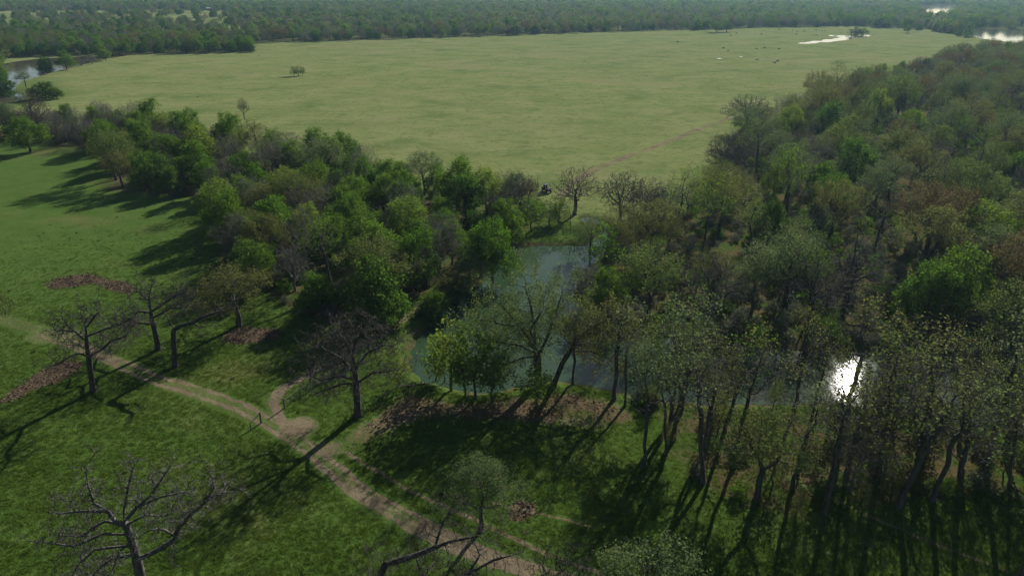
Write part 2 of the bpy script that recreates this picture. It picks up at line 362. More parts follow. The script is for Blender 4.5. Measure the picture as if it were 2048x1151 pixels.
# ------------------------------------------------------------------ ground
def axis(lo, hi, step, ends, grow):
    a = list(np.arange(lo, hi + 1e-6, step)); s = step; v = hi
    while v < ends[1]: s *= grow; v += s; a.append(v)
    s = step; v = lo; b = []
    while v > ends[0]: s *= grow; v -= s; b.append(v)
    return np.array(b[::-1] + a)
def ground_masks(x, y):
    wob = (fbm(x, y, 14, 60) - 0.5) * 9
    dw = np.minimum(np.minimum(sdist(x, y, R_WOOD), sdist(x, y, L_WOOD)), np.minimum(sdist(x, y, S_WOOD), sdist(x, y, W_WOOD)))
    dw = np.minimum(dw, sdist(x, y, GROVE) + 3)
    wood = 1 - sstep(-6, 9, dw + wob)
    fieldd = sdist(x, y, FIELD); r = np.hypot(x, y)
    far = np.maximum(1 - sstep(-14, 10, fieldd + wob), sstep(420, 700, r))
    litter = np.zeros_like(x)
    for p in PATCHES: litter = np.maximum(litter, 1 - sstep(-0.9, 0.7, sdist(x, y, p) + (vnoise(x, y, 1.5, 9) - .5) * 1.2))
    litter = np.maximum(litter, 0.64 * (1 - sstep(-3, 3, sdist(x, y, BANK_LITTER) + wob * .5)) * (0.6 + 0.6 * fbm(x, y, 6, 12)))
    dirt0 = 0.45 * (1 - sstep(-2, 5, sdist(x, y, BANK_LITTER) + wob * .6)) * sstep(.45, .6, fbm(x, y, 8, 31))
    shore = np.minimum(sdist(x, y, POND), sdist(x, y, CREEK_BED))
    wood = np.maximum(wood, 0.7 * (1 - sstep(0.2, 3.0, np.abs(shore) + wob * .3)))
    forest = sstep(700, 790, y) * sstep(2, 14, fieldd) * sstep(2, 14, np.minimum(sdist(x, y, PARKLAND), 1e6)); wood = np.maximum(wood, forest)
    dirt = dirt0
    for P, w in ((ROAD, 1.6), (DAM_ROAD, 1.3), (FIELD_ROAD, 1.2)):
        dirt = np.maximum(dirt, 0.45 * (1 - sstep(w * .6, w * 2.0, seg_dist(x, y, [tuple(p) for p in P]))))
    c = G(592, 858); dirt = np.maximum(dirt, 0.8 * (1 - sstep(0.5, 6.0, np.hypot((x - c[0]) * .9, y - c[1]) + wob * .35)))
    c = G(655, 900); dirt = np.maximum(dirt, 0.6 * (1 - sstep(0.5, 6.5, np.hypot((x - c[0]) * .8, y - c[1]) + wob * .5)))
    c = G(110, 672); dirt = np.maximum(dirt, 0.5 * (1 - sstep(2.0, 6.0, np.hypot((x - c[0]) * .6, y - c[1]))))
    for i, q in enumerate([G(1445, 112), G(1380, 102), G(1270, 108), G(1255, 112)]):
        dirt = np.maximum(dirt, 0.42 * (1 - sstep(6, 22, np.hypot((x - q[0]) * .35, y - q[1]))))
    bare = fbm(x, y, 22, 77, 3); dirt = np.maximum(dirt, 0.26 * sstep(0.6, 0.8, bare) * (1 - far))
    return dirt, litter, far, wood
gx = axis(-130, 170, 0.85, (-7000, 7000), 1.055); gy = axis(34, 215, 0.85, (-3000, 7000), 1.035)
XX, YY = np.meshgrid(gx, gy); xs, ys = XX.ravel(), YY.ravel()
zs = H(xs, ys)
nx, ny = len(gx), len(gy)
idx = np.arange(nx * ny).reshape(ny, nx)
quads = np.stack([idx[:-1, :-1], idx[:-1, 1:], idx[1:, 1:], idx[1:, :-1]], -1).reshape(-1, 4)
me = mesh_np('ground', np.stack([xs, ys, zs], 1), [quads], [M['ground']], smooth=True)
for n_, v_ in zip(('dirt', 'litter', 'far', 'wood'), ground_masks(xs, ys)): add_attr(me, n_, v_)
link_mesh('ground', me, kind='structure')

# ------------------------------------------------------------------ dirt roads and trails: sheets following the ground
def path_mesh(name, P, w, two_track, strength=1.0, seed=0, step=0.4, fade=0):
    Q, t = resample(P, step)
    T = np.gradient(Q, axis=0); T /= np.linalg.norm(T, axis=1)[:, None] + 1e-9
    R = np.stack([T[:, 1], -T[:, 0]], 1)
    us = np.linspace(-1, 1, 15)
    wd = w * (0.85 + 0.4 * vnoise(t, t * 0, 6.0, seed))
    off = (vnoise(t, t * 0 + 3, 9.0, seed + 5) - .5) * w * .5
    X = Q[:, None, 0] + R[:, None, 0] * (us[None] * wd[:, None] + off[:, None]); Y = Q[:, None, 1] + R[:, None, 1] * (us[None] * wd[:, None] + off[:, None])
    x, y = X.ravel(), Y.ravel()
    u = np.tile(us, len(Q)) + (vnoise(x, y, 1.2, seed + 8) - .5) * .25
    prof = (np.exp(-((np.abs(u) - 0.5) / 0.24) ** 2) if two_track else np.exp(-(u / 0.55) ** 2))
    if two_track: prof = np.maximum(prof, 0.9 * np.exp(-(u / 0.5) ** 2) * sstep(.35, .65, fbm(x, y, 9, seed + 2)))
    d = prof * strength * (0.5 + 0.9 * fbm(x, y, 3.5, seed + 3))
    d *= 1 - sstep(0.8, 1.0, np.abs(u))
    if fade: d *= 0.55 + 0.45 * sstep(fade * .3, fade, np.repeat(t, len(us)))
    z = H(x, y) + 0.03 - 0.025 * np.abs(np.tile(us, len(Q))) ** 4
    n, k = len(Q), len(us); ii = np.arange(n * k).reshape(n, k)
    q = np.stack([ii[:-1, :-1], ii[1:, :-1], ii[1:, 1:], ii[:-1, 1:]], -1).reshape(-1, 4)
    me = mesh_np(name, np.stack([x, y, z], 1), [q], [M['ground']], smooth=True)
    dirt, litter, far, wood = ground_masks(x, y)
    add_attr(me, 'dirt', np.maximum(d, dirt)); add_attr(me, 'litter', litter); add_attr(me, 'far', far); add_attr(me, 'wood', wood * .3)
    return link_mesh(name, me, kind='structure')
path_mesh('dirt_road', ROAD, 1.75, True, 0.9, 1, fade=34)
path_mesh('dam_track', DAM_ROAD, 1.9, False, 1.1, 2)
path_mesh('foot_path', TRAIL, 0.75, False, 0.85, 3)
path_mesh('foot_path', TRAIL2, 0.55, False, 0.8, 4)
path_mesh('foot_path', TRAIL3, 0.6, False, 0.75, 5)
path_mesh('field_track', FIELD_ROAD, 1.9, True, 1.15, 6, 0.8)

# ------------------------------------------------------------------ water sheets
def water_sheet(name, poly, mat, grow, lift=0.0):
    P = np.array(poly); c = P.mean(0); Q = []
    n = len(P); area = sum(P[i][0] * P[(i + 1) % n][1] - P[(i + 1) % n][0] * P[i][1] for i in range(n))
    sg = 1 if area > 0 else -1
    for i in range(n):
        t = P[(i + 1) % n] - P[i - 1]; t /= np.linalg.norm(t) + 1e-9
        Q.append((P[i][0] + sg * t[1] * grow, P[i][1] - sg * t[0] * grow))
    tri = tessellate_polygon([[Vector((q[0], q[1], 0)) for q in Q]])
    me = bpy.data.meshes.new(name); me.from_pydata([(q[0], q[1], WATER_Z + lift) for q in Q], [], [tuple(t) for t in tri]); me.materials.append(mat)
    bm = bmesh.new(); bm.from_mesh(me); bmesh.ops.recalc_face_normals(bm, faces=bm.faces)
    if sum(f.normal.z for f in bm.faces) < 0: bmesh.ops.reverse_faces(bm, faces=bm.faces)
    bm.to_mesh(me); bm.free()
    return link_mesh(name, me, kind='structure')
water_sheet('pond', POND, M['pond'], 1.2)
water_sheet('creek', CREEK_BED, M['pond'], 0.6, 0.006)
for p in (RIVER_W, RIVER_E, RIVER_F): water_sheet('river', p, M['river'], 2.0)
water_sheet('creek', FIELD_CREEK, M['river'], 0.3)
for p in PUDDLES: water_sheet('puddle', p, M['river'], 0.2)

# ------------------------------------------------------------------ tree builder: limbs grow towards points spread through the crown
def colonize(seedP, seedpar, A, D, kill, rng, gnarl=0.25, up=0.0, iters=160, maxn=5200):
    P = [np.array(p, float) for p in seedP]; par = list(seedpar)
    pos = np.array(P); A = np.asarray(A, float)
    d = np.linalg.norm(A[:, None] - pos[None], axis=2); near = d.argmin(1); nd = d.min(1)
    alive = nd > kill
    A, near, nd = A[alive], near[alive], nd[alive]
    for it in range(iters):
        if len(A) == 0 or len(pos) > maxn: break
        dirs = A - pos[near]; dirs /= np.linalg.norm(dirs, axis=1)[:, None] + 1e-9
        un, inv = np.unique(near, return_inverse=True)
        acc = np.zeros((len(un), 3)); np.add.at(acc, inv, dirs)
        acc /= np.linalg.norm(acc, axis=1)[:, None] + 1e-9
        acc += rng.normal(0, gnarl, acc.shape); acc[:, 2] += up
        acc /= np.linalg.norm(acc, axis=1)[:, None] + 1e-9
        new = pos[un] + acc * D
        i0 = len(pos); pos = np.vstack([pos, new]); par.extend(un.tolist())
        dn = np.linalg.norm(A[:, None] - new[None], axis=2); j = dn.argmin(1); m = dn[np.arange(len(A)), j]
        better = m < nd; near = np.where(better, i0 + j, near); nd = np.where(better, m, nd)
        keep = nd > kill; A, near, nd = A[keep], near[keep], nd[keep]
    return pos, np.array(par)
def radii(par, rtip, rbase):
    n = len(par); kids = np.zeros(n, int)
    for i in range(1, n): kids[par[i]] += 1
    tips = np.zeros(n)
    for i in range(n - 1, -1, -1):
        if kids[i] == 0: tips[i] = 1
        if par[i] >= 0: tips[par[i]] += tips[i]
    e = math.log(max(tips[0], 2)) / math.log(rbase / rtip)
    return rtip * tips ** (1 / e), kids, tips
def frames(d):
    ref = np.tile(np.array([0.31, 0.12, 0.05]), (len(d), 1)); ref[np.abs(d[:, 2]) < 0.75] = (0.1, 0.07, 1.0)
    u = np.cross(d, ref); u /= np.linalg.norm(u, axis=1)[:, None] + 1e-9
    return u, np.cross(d, u)
def tubes(pos, par, r, sel, k):
    """Rings shared along each stem; a side branch starts with a ring of its own inside its parent. sel: nodes whose segment parent->node is drawn."""
    n = len(pos); ids = np.where(sel & (par >= 0))[0]
    if len(ids) == 0: return np.zeros((0, 3)), np.zeros((0, 4), int)
    d = pos[ids] - pos[par[ids]]; d /= np.linalg.norm(d, axis=1)[:, None] + 1e-9
    main = np.full(n, -1)
    for i in ids[np.argsort(r[ids])]: main[par[i]] = i
    ang = np.arange(k) * 2 * math.pi / k; ca, sa = np.cos(ang), np.sin(ang)
    u, v = frames(d)
    ring_end = pos[ids][:, None] + r[ids][:, None, None] * (u[:, None] * ca[None, :, None] + v[:, None] * sa[None, :, None])
    where = np.full(n, -1); where[ids] = np.arange(len(ids))
    p = par[ids]; cont = (main[p] == ids) & (where[p] >= 0)
    r0 = np.where(main[p] == ids, r[p], np.minimum(r[p], r[ids] * 1.25))
    ring_st = pos[p][:, None] + r0[:, None, None] * (u[:, None] * ca[None, :, None] + v[:, None] * sa[None, :, None])
    nst = np.where(~cont)[0]; sidx = np.full(len(ids), -1); sidx[nst] = np.arange(len(nst))
    V = np.concatenate([ring_end.reshape(-1, 3), ring_st[nst].reshape(-1, 3)])
    b = len(ids) * k
    e0 = np.arange(len(ids)) * k
    s0 = np.where(cont, where[p] * k, b + sidx * k)
    j = np.arange(k); jn = (j + 1) % k
    F = np.stack([s0[:, None] + j, s0[:, None] + jn, e0[:, None] + jn, e0[:, None] + j], -1).reshape(-1, 4)
    return V, F
def leaf_quads(C, size, rng, flat=0.35, aspect=1.6):
    n = len(C)
    a = rng.normal(size=(n, 3)); a[:, 2] *= 0.6; a /= np.linalg.norm(a, axis=1)[:, None]
    nrm = rng.normal(size=(n, 3)); nrm[:, 2] += flat * 2; b = np.cross(nrm, a); b /= np.linalg.norm(b, axis=1)[:, None] + 1e-9
    s = size * rng.uniform(0.6, 1.35, n)[:, None]
    V = np.stack([C - a * s * .5 * aspect, C + b * s * .5, C + a * s * .5 * aspect, C - b * s * .5], 1).reshape(-1, 3)
    return V, np.arange(4 * n).reshape(n, 4)
def lobe_points(rng, n, h, w, base, nl, top_flat=0.75, spread=1.0, lobe=0.27):
    """Points in a crown made of nl uneven lobes between heights base*h and h, width w."""
    cz0, cz1 = base * h, h
    cs = []
    for i in range(nl):
        a = i * 2.39996 + rng.uniform(-.5, .5); f = math.sqrt((i + 0.5) / nl)
        rr = f * w * (0.5 - lobe * .72) * rng.uniform(.8, 1.12) * spread
        zt = cz1 - lobe * h * .55 - (f ** 2) * (cz1 - cz0) * (1 - top_flat) * 1.7 - rng.uniform(0, .16) * (cz1 - cz0)
        cs.append((rr * math.cos(a), rr * math.sin(a), max(zt, cz0 + .1 * (cz1 - cz0)), rng.uniform(.75, 1.2)))
    for i in range(nl // 2):
        a = rng.uniform(0, 6.283); rr = w * rng.uniform(.18, .40)
        cs.append((rr * math.cos(a), rr * math.sin(a), cz0 + rng.uniform(.12, .5) * (cz1 - cz0), rng.uniform(.6, .9)))
    cs = np.array(cs); k = rng.integers(0, len(cs), n)
    d = rng.normal(size=(n, 3)); d /= np.linalg.norm(d, axis=1)[:, None]
    rad = rng.uniform(0, 1, n) ** 0.45
    P = cs[k, :3] + d * rad[:, None] * (cs[k, 3] * np.array([[lobe * w], [lobe * w], [lobe * (h - base * h) * .85]])).T
    return P[P[:, 2] > base * h * .75]
def seeds_from(lines, D):
    """lines: list of (polyline points, index of the earlier line it leaves or -1)."""
    P, par = [], []; store = []
    for pts, src in lines:
        q, _ = resample(np.array(pts, float), D)
        if src < 0: last = -1; start = 0
        else:
            sp = np.array([P[i] for i in store[src]]); last = store[src][int(np.linalg.norm(sp - q[0], axis=1).argmin())]; start = 1
        mine = []
        for p in q[start:]:
            P.append(p); par.append(last); last = len(P) - 1; mine.append(last)
        store.append(mine if mine else [last])
    return P, par
class Proto: pass
def build_tree(seed, h, w, base=0.35, natt=900, D=0.5, kill=0.9, gnarl=0.28, up=0.04, nl=8, top_flat=0.75, lobe=.27, lean=(0, 0), trunk_r=0.33, rtip=0.014,
               lines=None, extra_att=None, twigs=2, twig_len=0.6, leaf=None, nleaf=4, leaf_size=0.2, leaf_sig=0.3, leaf_flat=.35, bark='bark_dark', thick=0.05, stems=1, limbs=False, fork=0.32, drop=0.0, maxn=5200, gap=0.0):
    rng = np.random.default_rng(seed)
    if lines is None:
        lines = []
        for s in range(stems):
            a = rng.uniform(0, 6.28); out = (0.12 * w if stems > 1 else 0)
            zt = fork * h
            pts = [(0, 0, -0.4)] if stems == 1 else [(0.25 * math.cos(a + s * 6.28 / stems), 0.25 * math.sin(a + s * 6.28 / stems), -0.3)]
            for q in np.linspace(0.2, 1, 5):
                pts.append((lean[0] * q ** 1.5 * zt + rng.normal(0, .09) + out * q * math.cos(a + s * 6.28 / stems), lean[1] * q ** 1.5 * zt + rng.normal(0, .09) + out * q * math.sin(a + s * 6.28 / stems), zt * q))
            lines.append((pts, -1))
        if stems > 1:                                   # join the stems at the foot
            p0 = (0, 0, -0.6); lines = [([p0, (0, 0, -0.3)], -1)] + [([(0, 0, -0.3)] + l[0], 0) for l in lines]
    P, par = seeds_from(lines, D)
    A = lobe_points(rng, natt, h, w, base, nl, top_flat, 1.0, lobe) if natt else np.zeros((0, 3))
    A[:, 0] += lean[0] * A[:, 2]; A[:, 1] += lean[1] * A[:, 2]
    if drop: A[:, 2] -= drop * np.hypot(A[:, 0], A[:, 1]) ** 2 / w
    if extra_att is not None: A = np.vstack([A, extra_att])
    pos, par = colonize(P, par, A, D, kill, rng, gnarl, up, maxn=maxn)
    r, kids, tips = radii(par, rtip, trunk_r)
    r[0] = trunk_r * 1.35
    flare = np.clip(1 - pos[:, 2] / 1.6, 0, 1); r *= np.where(r > trunk_r * .5, 1 + 0.35 * flare, 1)
    # twigs at the ends
    fine = np.where(tips <= 3)[0]
    if twigs > 0:
        src = np.repeat(fine, twigs); d0 = pos[src] - pos[par[src]]; d0 /= np.linalg.norm(d0, axis=1)[:, None] + 1e-9
        d1 = d0 + rng.normal(0, .65, d0.shape); d1 /= np.linalg.norm(d1, axis=1)[:, None]
        L = twig_len * rng.uniform(.5, 1.3, len(src))[:, None]
        a = pos[src] + d1 * L * .5; d2 = d1 + rng.normal(0, .4, d1.shape); d2 /= np.linalg.norm(d2, axis=1)[:, None]; b = a + d2 * L * .5
        i0 = len(pos); m = len(src)
        pos = np.vstack([pos, a, b]); par = np.r_[par, src, i0 + np.arange(m)]; r = np.r_[r, np.full(m, rtip * .8), np.full(m, rtip * .45)]
        ends = np.r_[i0 + np.arange(2 * m), fine]
    else: ends = fine
    o = Proto(); o.h, o.w = h, w
    is_thick = r > thick
    bm_ = M[bark]
    if limbs:                                           # main limbs as parts of their own
        lim = np.full(len(pos), -1); cnt = 0; first = {}
        main_kid = {}
        for i in range(1, len(pos)):
            if par[i] >= 0 and (par[i] not in main_kid or r[i] > r[main_kid[par[i]]]): main_kid[par[i]] = i
        stem = set(); c = 0
        while True:
            stem.add(c)
            if c not in main_kid or r[main_kid[c]] < trunk_r * .5: break
            c = main_kid[c]
        for i in range(1, len(pos)):
            if i in stem: continue
            p = par[i]
            if p in stem:
                if r[i] > thick * 1.6: lim[i] = cnt; cnt += 1
            else: lim[i] = lim[p]
        o.limb = []
        for k in range(cnt):
            V, F = tubes(pos, par, r, is_thick & (lim == k), 6)
            if len(F): o.limb.append(mesh_np('limb', V, [F], [bm_], smooth=True))
        V, F = tubes(pos, par, r, is_thick & (lim < 0), 8)
    else:
        o.limb = []
        V, F = tubes(pos, par, r, is_thick, 6)
    o.trunk = mesh_np('trunk', V, [F], [bm_], smooth=True)
    V, F = tubes(pos, par, r, ~is_thick, 3)
    mats = [bm_]; Fs = [F]; mi = [0]
    if leaf:
        src = np.repeat(ends, max(1, int(nleaf))) if nleaf >= 1 else ends[rng.uniform(size=len(ends)) < nleaf]
        if gap:                                             # leaves come in clumps, with open places between
            q = pos[src]; src = src[vnoise(q[:, 0] + .8 * q[:, 2], q[:, 1] - .55 * q[:, 2], 2.3, seed) * .7 + rng.uniform(0, .3, len(src)) > gap]
        C = pos[src] + rng.normal(0, leaf_sig, (len(src), 3))
        V2, F2 = leaf_quads(C, leaf_size, rng, leaf_flat)
        F2 = F2 + len(V); V = np.vstack([V, V2]); mats.append(M[leaf]); Fs.append(F2); mi.append(1)
    o.crown = mesh_np('crown', V, Fs, mats, mi)
    o.ntri = sum(len(f) * 2 for f in Fs)
    return o
def variant(o, leaf):                                   # the same growth with other leaves
    q = Proto(); q.h, q.w, q.limb, q.trunk, q.ntri = o.h, o.w, o.limb, o.trunk, 0
    q.crown = o.crown.copy(); q.crown.materials[1] = M[leaf]; return q
def plant(o, name, x, y, h=None, w=None, rz=None, label='', cat='tree', group=None, z=None):
    sz = (h / o.h) if h else 1.0; sx = (w / o.w) if w else sz
    e = empty(name, (x, y, Hs(x, y) if z is None else z), RNG.uniform(0, 6.283) if rz is None else rz, (sx, sx, sz))
    link_mesh('trunk', o.trunk, e)
    for l in o.limb: link_mesh('limb', l, e)
    link_mesh('crown', o.crown, e)
    tag(e, label, cat, group); return e

# ------------------------------------------------------------------ single trees that stand out, limbs laid out one by one
def limb_tree(seed, base_px, limbs, spread=1.1, natt=500, crown=None, **kw):
    """limbs: [(photograph points along the limb, index of the limb it leaves, how far its end reaches towards +Y)] - the first is the trunk."""
    bx, by = G(*base_px); z0 = Hs(bx, by); rng = np.random.default_rng(seed)
    base = np.array([bx, by, z0]); lines = []; ends = []; store = []
    for pts, src, dy in limbs:
        n = len(pts); y0 = 0.0
        if src >= 0:
            sp, sy = store[src]; j = min(range(len(sp)), key=lambda i: (sp[i][0] - pts[0][0]) ** 2 + (sp[i][1] - pts[0][1]) ** 2); y0 = sy[j]
        ysv = [y0 + (dy - 0) * (i / max(n - 1, 1)) for i in range(n)]
        store.append((pts, ysv))
        q = [at_depth(p[0], p[1], by + yy) - base for p, yy in zip(pts, ysv)]
        if src < 0: q[0] = np.array([0, 0, -0.4])
        lines.append((q, src))
        if src >= 0 or len(limbs) == 1:
            rq, _ = resample(np.array(q), 0.5); ends.append(rq[len(rq) // 3:])
    E = np.vstack(ends)
    A = E[rng.integers(0, len(E), natt)] + rng.normal(0, spread, (natt, 3)) + np.array([0, 0, .35 * spread])
    A = A[A[:, 2] > 1.2]
    h = float(max(E[:, 2].max(), 3)); w = float(np.ptp(E[:, 0]))
    o = build_tree(seed, h, w, natt=0, lines=lines, extra_att=A, limbs=True, **kw)
    return o, (bx, by)
def plant_limb_tree(name, label, o_xy, cat='tree', group=None):
    o, (x, y) = o_xy
    return plant(o, name, x, y, rz=0.0, label=label, cat=cat, group=group)

dead = limb_tree(11, (290, 1215), [
    ([(290, 1215), (281, 1150), (272, 1110), (262, 1075), (250, 1045), (247, 1030)], -1, 0.3),
    ([(252, 1048), (231, 1043), (216, 1021), (188, 1006), (176, 970), (172, 943)], 0, 1.5),
    ([(250, 1045), (248, 1022), (255, 982), (266, 935)], 0, 3.0),
    ([(251, 1040), (274, 1013), (302, 990), (325, 955), (341, 931)], 0, 0.5),
    ([(270, 1016), (298, 1002), (325, 992), (376, 982)], 3, -1.5),
    ([(254, 1048), (290, 1029), (325, 1031), (349, 1021)], 0, 2.5),
    ([(252, 1052), (212, 1041), (184, 1055), (165, 1072), (120, 1070)], 0, 2.0),
    ([(258, 1068), (204, 1067), (172, 1082), (145, 1092), (95, 1084)], 0, -2.5),
    ([(262, 1090), (219, 1094), (190, 1098), (157, 1127), (140, 1160)], 0, -2.0),
    ([(272, 1118), (298, 1108), (321, 1096), (349, 1078), (354, 1060), (376, 1033), (412, 1002), (427, 974), (425, 957)], 0, -1.0),
    ([(349, 1070), (325, 1057), (298, 1059), (276, 1074)], 9, -1.5),
    ([(266, 1108), (227, 1115), (204, 1131), (184, 1152)], 0, 2.0),
    ([(262, 1085), (240, 1100), (225, 1140), (215, 1170)], 0, -4.0),
    ([(216, 1021), (160, 1022), (118, 1026)], 1, 1.5),
    ([(412, 1002), (440, 985), (466, 982)], 9, 1.0)], spread=0.95, natt=1000, bark='bark_grey', trunk_r=0.5, rtip=0.025, twigs=2, twig_len=0.6, D=0.34, kill=0.46, gnarl=.46, thick=0.07)
plant_limb_tree('bare_oak', 'huge dead pale-barked oak with long crooked limbs in the open green pasture', dead)

t2 = limb_tree(12, (187, 784), [
    ([(187, 784), (181, 745), (178, 715), (174, 690), (172, 660), (171, 642)], -1, 0),
    ([(180, 712), (205, 697), (222, 681), (248, 673), (262, 660)], 0, -1.5), ([(176, 712), (158, 706), (140, 712), (118, 726), (100, 732)], 0, -2.5),
    ([(173, 682), (150, 662), (136, 650), (126, 637)], 0, 1.0), ([(148, 662), (125, 660), (110, 662)], 3, 1.5), ([(174, 672), (215, 656), (245, 646), (272, 634)], 0, 1.5),
    ([(171, 655), (165, 640), (168, 622)], 0, 2.5), ([(172, 655), (184, 640), (196, 625)], 0, -1.0), ([(176, 700), (160, 690), (140, 690)], 0, 3.0), ([(177, 700), (195, 690), (210, 700)], 0, 3.0)],
    spread=1.15, natt=950, trunk_r=0.42, rtip=0.023, twigs=3, twig_len=0.65, D=0.36, kill=0.52, gnarl=.48, thick=0.07, bark='bark_dark')
plant_limb_tree('bare_oak', 'leafless dark oak beside the bend of the dirt road and a brown leaf heap', t2)
t3 = limb_tree(13, (317, 699), [
    ([(317, 699), (311, 668), (305, 640), (301, 618)], -1, 0),
    ([(303, 622), (330, 605), (355, 588), (372, 582)], 0, 1.0), ([(303, 625), (278, 622), (257, 638), (240, 650)], 0, -1.0), ([(307, 648), (272, 645), (250, 656)], 0, 2.0),
    ([(305, 636), (340, 616), (372, 614)], 0, -2.0), ([(301, 618), (298, 592), (303, 572)], 0, 1.0), ([(299, 600), (285, 590), (276, 582)], 5, 2.0)],
    spread=1.2, natt=850, trunk_r=0.44, rtip=0.023, twigs=3, twig_len=0.7, D=0.38, kill=0.52, gnarl=.48, thick=0.07)
plant_limb_tree('bare_oak', 'leafless oak with wide low limbs standing behind the truncated snag', t3)
t4 = limb_tree(14, (350, 732), [
    ([(350, 732), (348, 700), (347, 668), (348, 656)], -1, 0),
    ([(348, 660), (360, 652), (386, 645), (403, 634), (440, 622), (470, 600)], 0, 1.5), ([(386, 645), (400, 655), (425, 650)], 1, -1.0), ([(348, 658), (338, 640), (330, 628)], 0, 1.0)],
    spread=0.8, natt=220, trunk_r=0.42, rtip=0.02, twigs=2, twig_len=0.6, D=0.42, kill=0.7, gnarl=.34, thick=0.07)
plant_limb_tree('bare_oak', 'truncated oak snag with one long side limb beside the dirt road', t4)
t6 = limb_tree(16, (716, 834), [
    ([(716, 834), (714, 795), (712, 760), (708, 725), (702, 700)], -1, 0),
    ([(713, 768), (690, 766), (660, 776), (632, 786)], 0, -2.0), ([(713, 760), (680, 751), (642, 760), (616, 748)], 0, 1.0), ([(714, 765), (745, 745), (775, 742), (800, 738)], 0, -1.0),
    ([(711, 745), (680, 715), (650, 700), (632, 685)], 0, 1.0), ([(710, 738), (735, 705), (765, 690), (788, 690)], 0, 2.0), ([(706, 715), (690, 680), (672, 660)], 0, -2.0), ([(704, 708), (715, 675), (735, 655)], 0, 0.5), ([(712, 750), (700, 735), (690, 740)], 0, -5.0)],
    spread=1.5, natt=1200, trunk_r=0.52, rtip=0.022, twigs=4, twig_len=0.8, D=0.4, kill=0.6, gnarl=.42, thick=0.075, bark='bark_dark')
plant_limb_tree('bare_oak', 'broad leafless grey oak by the rail fence and the gravelled junction', t6)
b7 = limb_tree(17, (905, 1290), [
    ([(905, 1290), (895, 1240), (880, 1210), (860, 1185)], -1, 0),
    ([(872, 1200), (800, 1190), (757, 1160), (770, 1128), (830, 1110), (900, 1082), (960, 1070)], 0, 1.0), ([(830, 1110), (840, 1140), (835, 1165)], 1, -1.0), ([(870, 1094), (880, 1060), (890, 1035)], 1, 2.0),
    ([(880, 1205), (930, 1150), (985, 1120), (1040, 1105)], 0, 2.0), ([(860, 1190), (850, 1150), (870, 1120)], 0, 4.0), ([(935, 1148), (960, 1110), (950, 1085)], 4, 2.5)],
    spread=1.3, natt=700, trunk_r=0.5, rtip=0.016, twigs=3, twig_len=0.75, D=0.42, kill=0.62, gnarl=.36, thick=0.07)
plant_limb_tree('bare_oak', 'bare oak with an arching limb overhanging the dirt road', b7)
b10 = limb_tree(20, (1077, 770), [
    ([(1077, 770), (1076, 735), (1074, 705), (1071, 690)], -1, 0),
    ([(1073, 705), (1055, 672), (1030, 640), (1005, 612), (985, 600)], 0, 1.0), ([(1072, 695), (1068, 650), (1060, 605), (1050, 575)], 0, 2.0), ([(1076, 712), (1092, 680), (1108, 640), (1118, 605), (1125, 585)], 0, 1.0),
    ([(1073, 708), (1040, 690), (1005, 685), (965, 680)], 0, -2.0), ([(1074, 712), (1045, 715), (1010, 730), (990, 745)], 0, -1.5), ([(1102, 655), (1130, 640), (1160, 632)], 3, -1.0), ([(1038, 650), (1010, 650), (975, 640), (950, 640)], 1, 2.0),
    ([(1070, 690), (1060, 660), (1085, 620)], 0, -5.0), ([(1072, 700), (1040, 670), (1020, 660)], 0, 6.0)],
    spread=1.9, natt=1500, trunk_r=0.62, rtip=0.016, twigs=2, twig_len=0.7, D=0.45, kill=0.72, gnarl=.3, thick=0.075, leaf='leaf_bud', nleaf=3, leaf_size=0.16, leaf_sig=.32, gap=.42, bark='bark_dark')
plant_limb_tree('budding_oak', 'largest olive-budding oak with a thick forked trunk at the water edge of the pond', b10)
b11 = limb_tree(21, (1104, 776), [
    ([(1104, 776), (1115, 750), (1125, 725), (1138, 705)], -1, 0),
    ([(1136, 708), (1155, 680), (1180, 655), (1215, 640), (1250, 632)], 0, 1.0), ([(1140, 702), (1180, 702), (1215, 715), (1240, 735)], 0, -1.5), ([(1150, 688), (1150, 660), (1160, 640)], 1, -2.0), ([(1170, 665), (1200, 668), (1245, 668), (1275, 670)], 1, 2.0), ([(1138, 705), (1155, 690), (1180, 690)], 0, 4.0)],
    spread=1.5, natt=650, trunk_r=0.4, rtip=0.016, twigs=2, twig_len=0.65, D=0.45, kill=0.72, gnarl=.32, thick=0.07, leaf='leaf_bud', nleaf=4, leaf_size=0.15, leaf_sig=.3, gap=.42)
plant_limb_tree('budding_oak', 'leaning budding oak reaching over the pond beside the largest forked oak', b11)

# ------------------------------------------------------------------ kinds of tree, a few growths of each
PR = {}
PR['bare_oak'] = [build_tree(100 + i, 13, 15, base=.3, natt=1300, gnarl=.4, nl=8, top_flat=.7, twigs=3, twig_len=.7, trunk_r=.45, rtip=.024, fork=.25, bark='bark_dark', kill=.75, maxn=4000) for i in range(3)]
PR['budding_oak'] = [build_tree(120 + i, 15, 14, base=.36, natt=1000, gnarl=.3, nl=9, top_flat=.72, twigs=2, twig_len=.7, trunk_r=.38, rtip=.016, leaf='leaf_bud', nleaf=6, leaf_size=.165, leaf_sig=.34, fork=.3, gap=.48) for i in range(4)]
PR['rusty_oak'] = [variant(PR['budding_oak'][k], 'leaf_rust') for k in (1, 3)]
PR['sage_oak'] = [variant(PR['budding_oak'][k], 'leaf_sage') for k in (0, 2)]
PR['green_elm'] = [build_tree(140 + i, 13, 10.5, base=.22, natt=900, gnarl=.22, up=.07, nl=9, top_flat=.5, lobe=.25, twigs=2, twig_len=.6, trunk_r=.27, rtip=.015, leaf='leaf_green', nleaf=8, leaf_size=.21, leaf_sig=.36, gap=.32, fork=.2, D=.5, kill=.9) for i in range(4)]
PR['lime_elm'] = [variant(PR['green_elm'][k], 'leaf_lime') for k in (0, 3)]
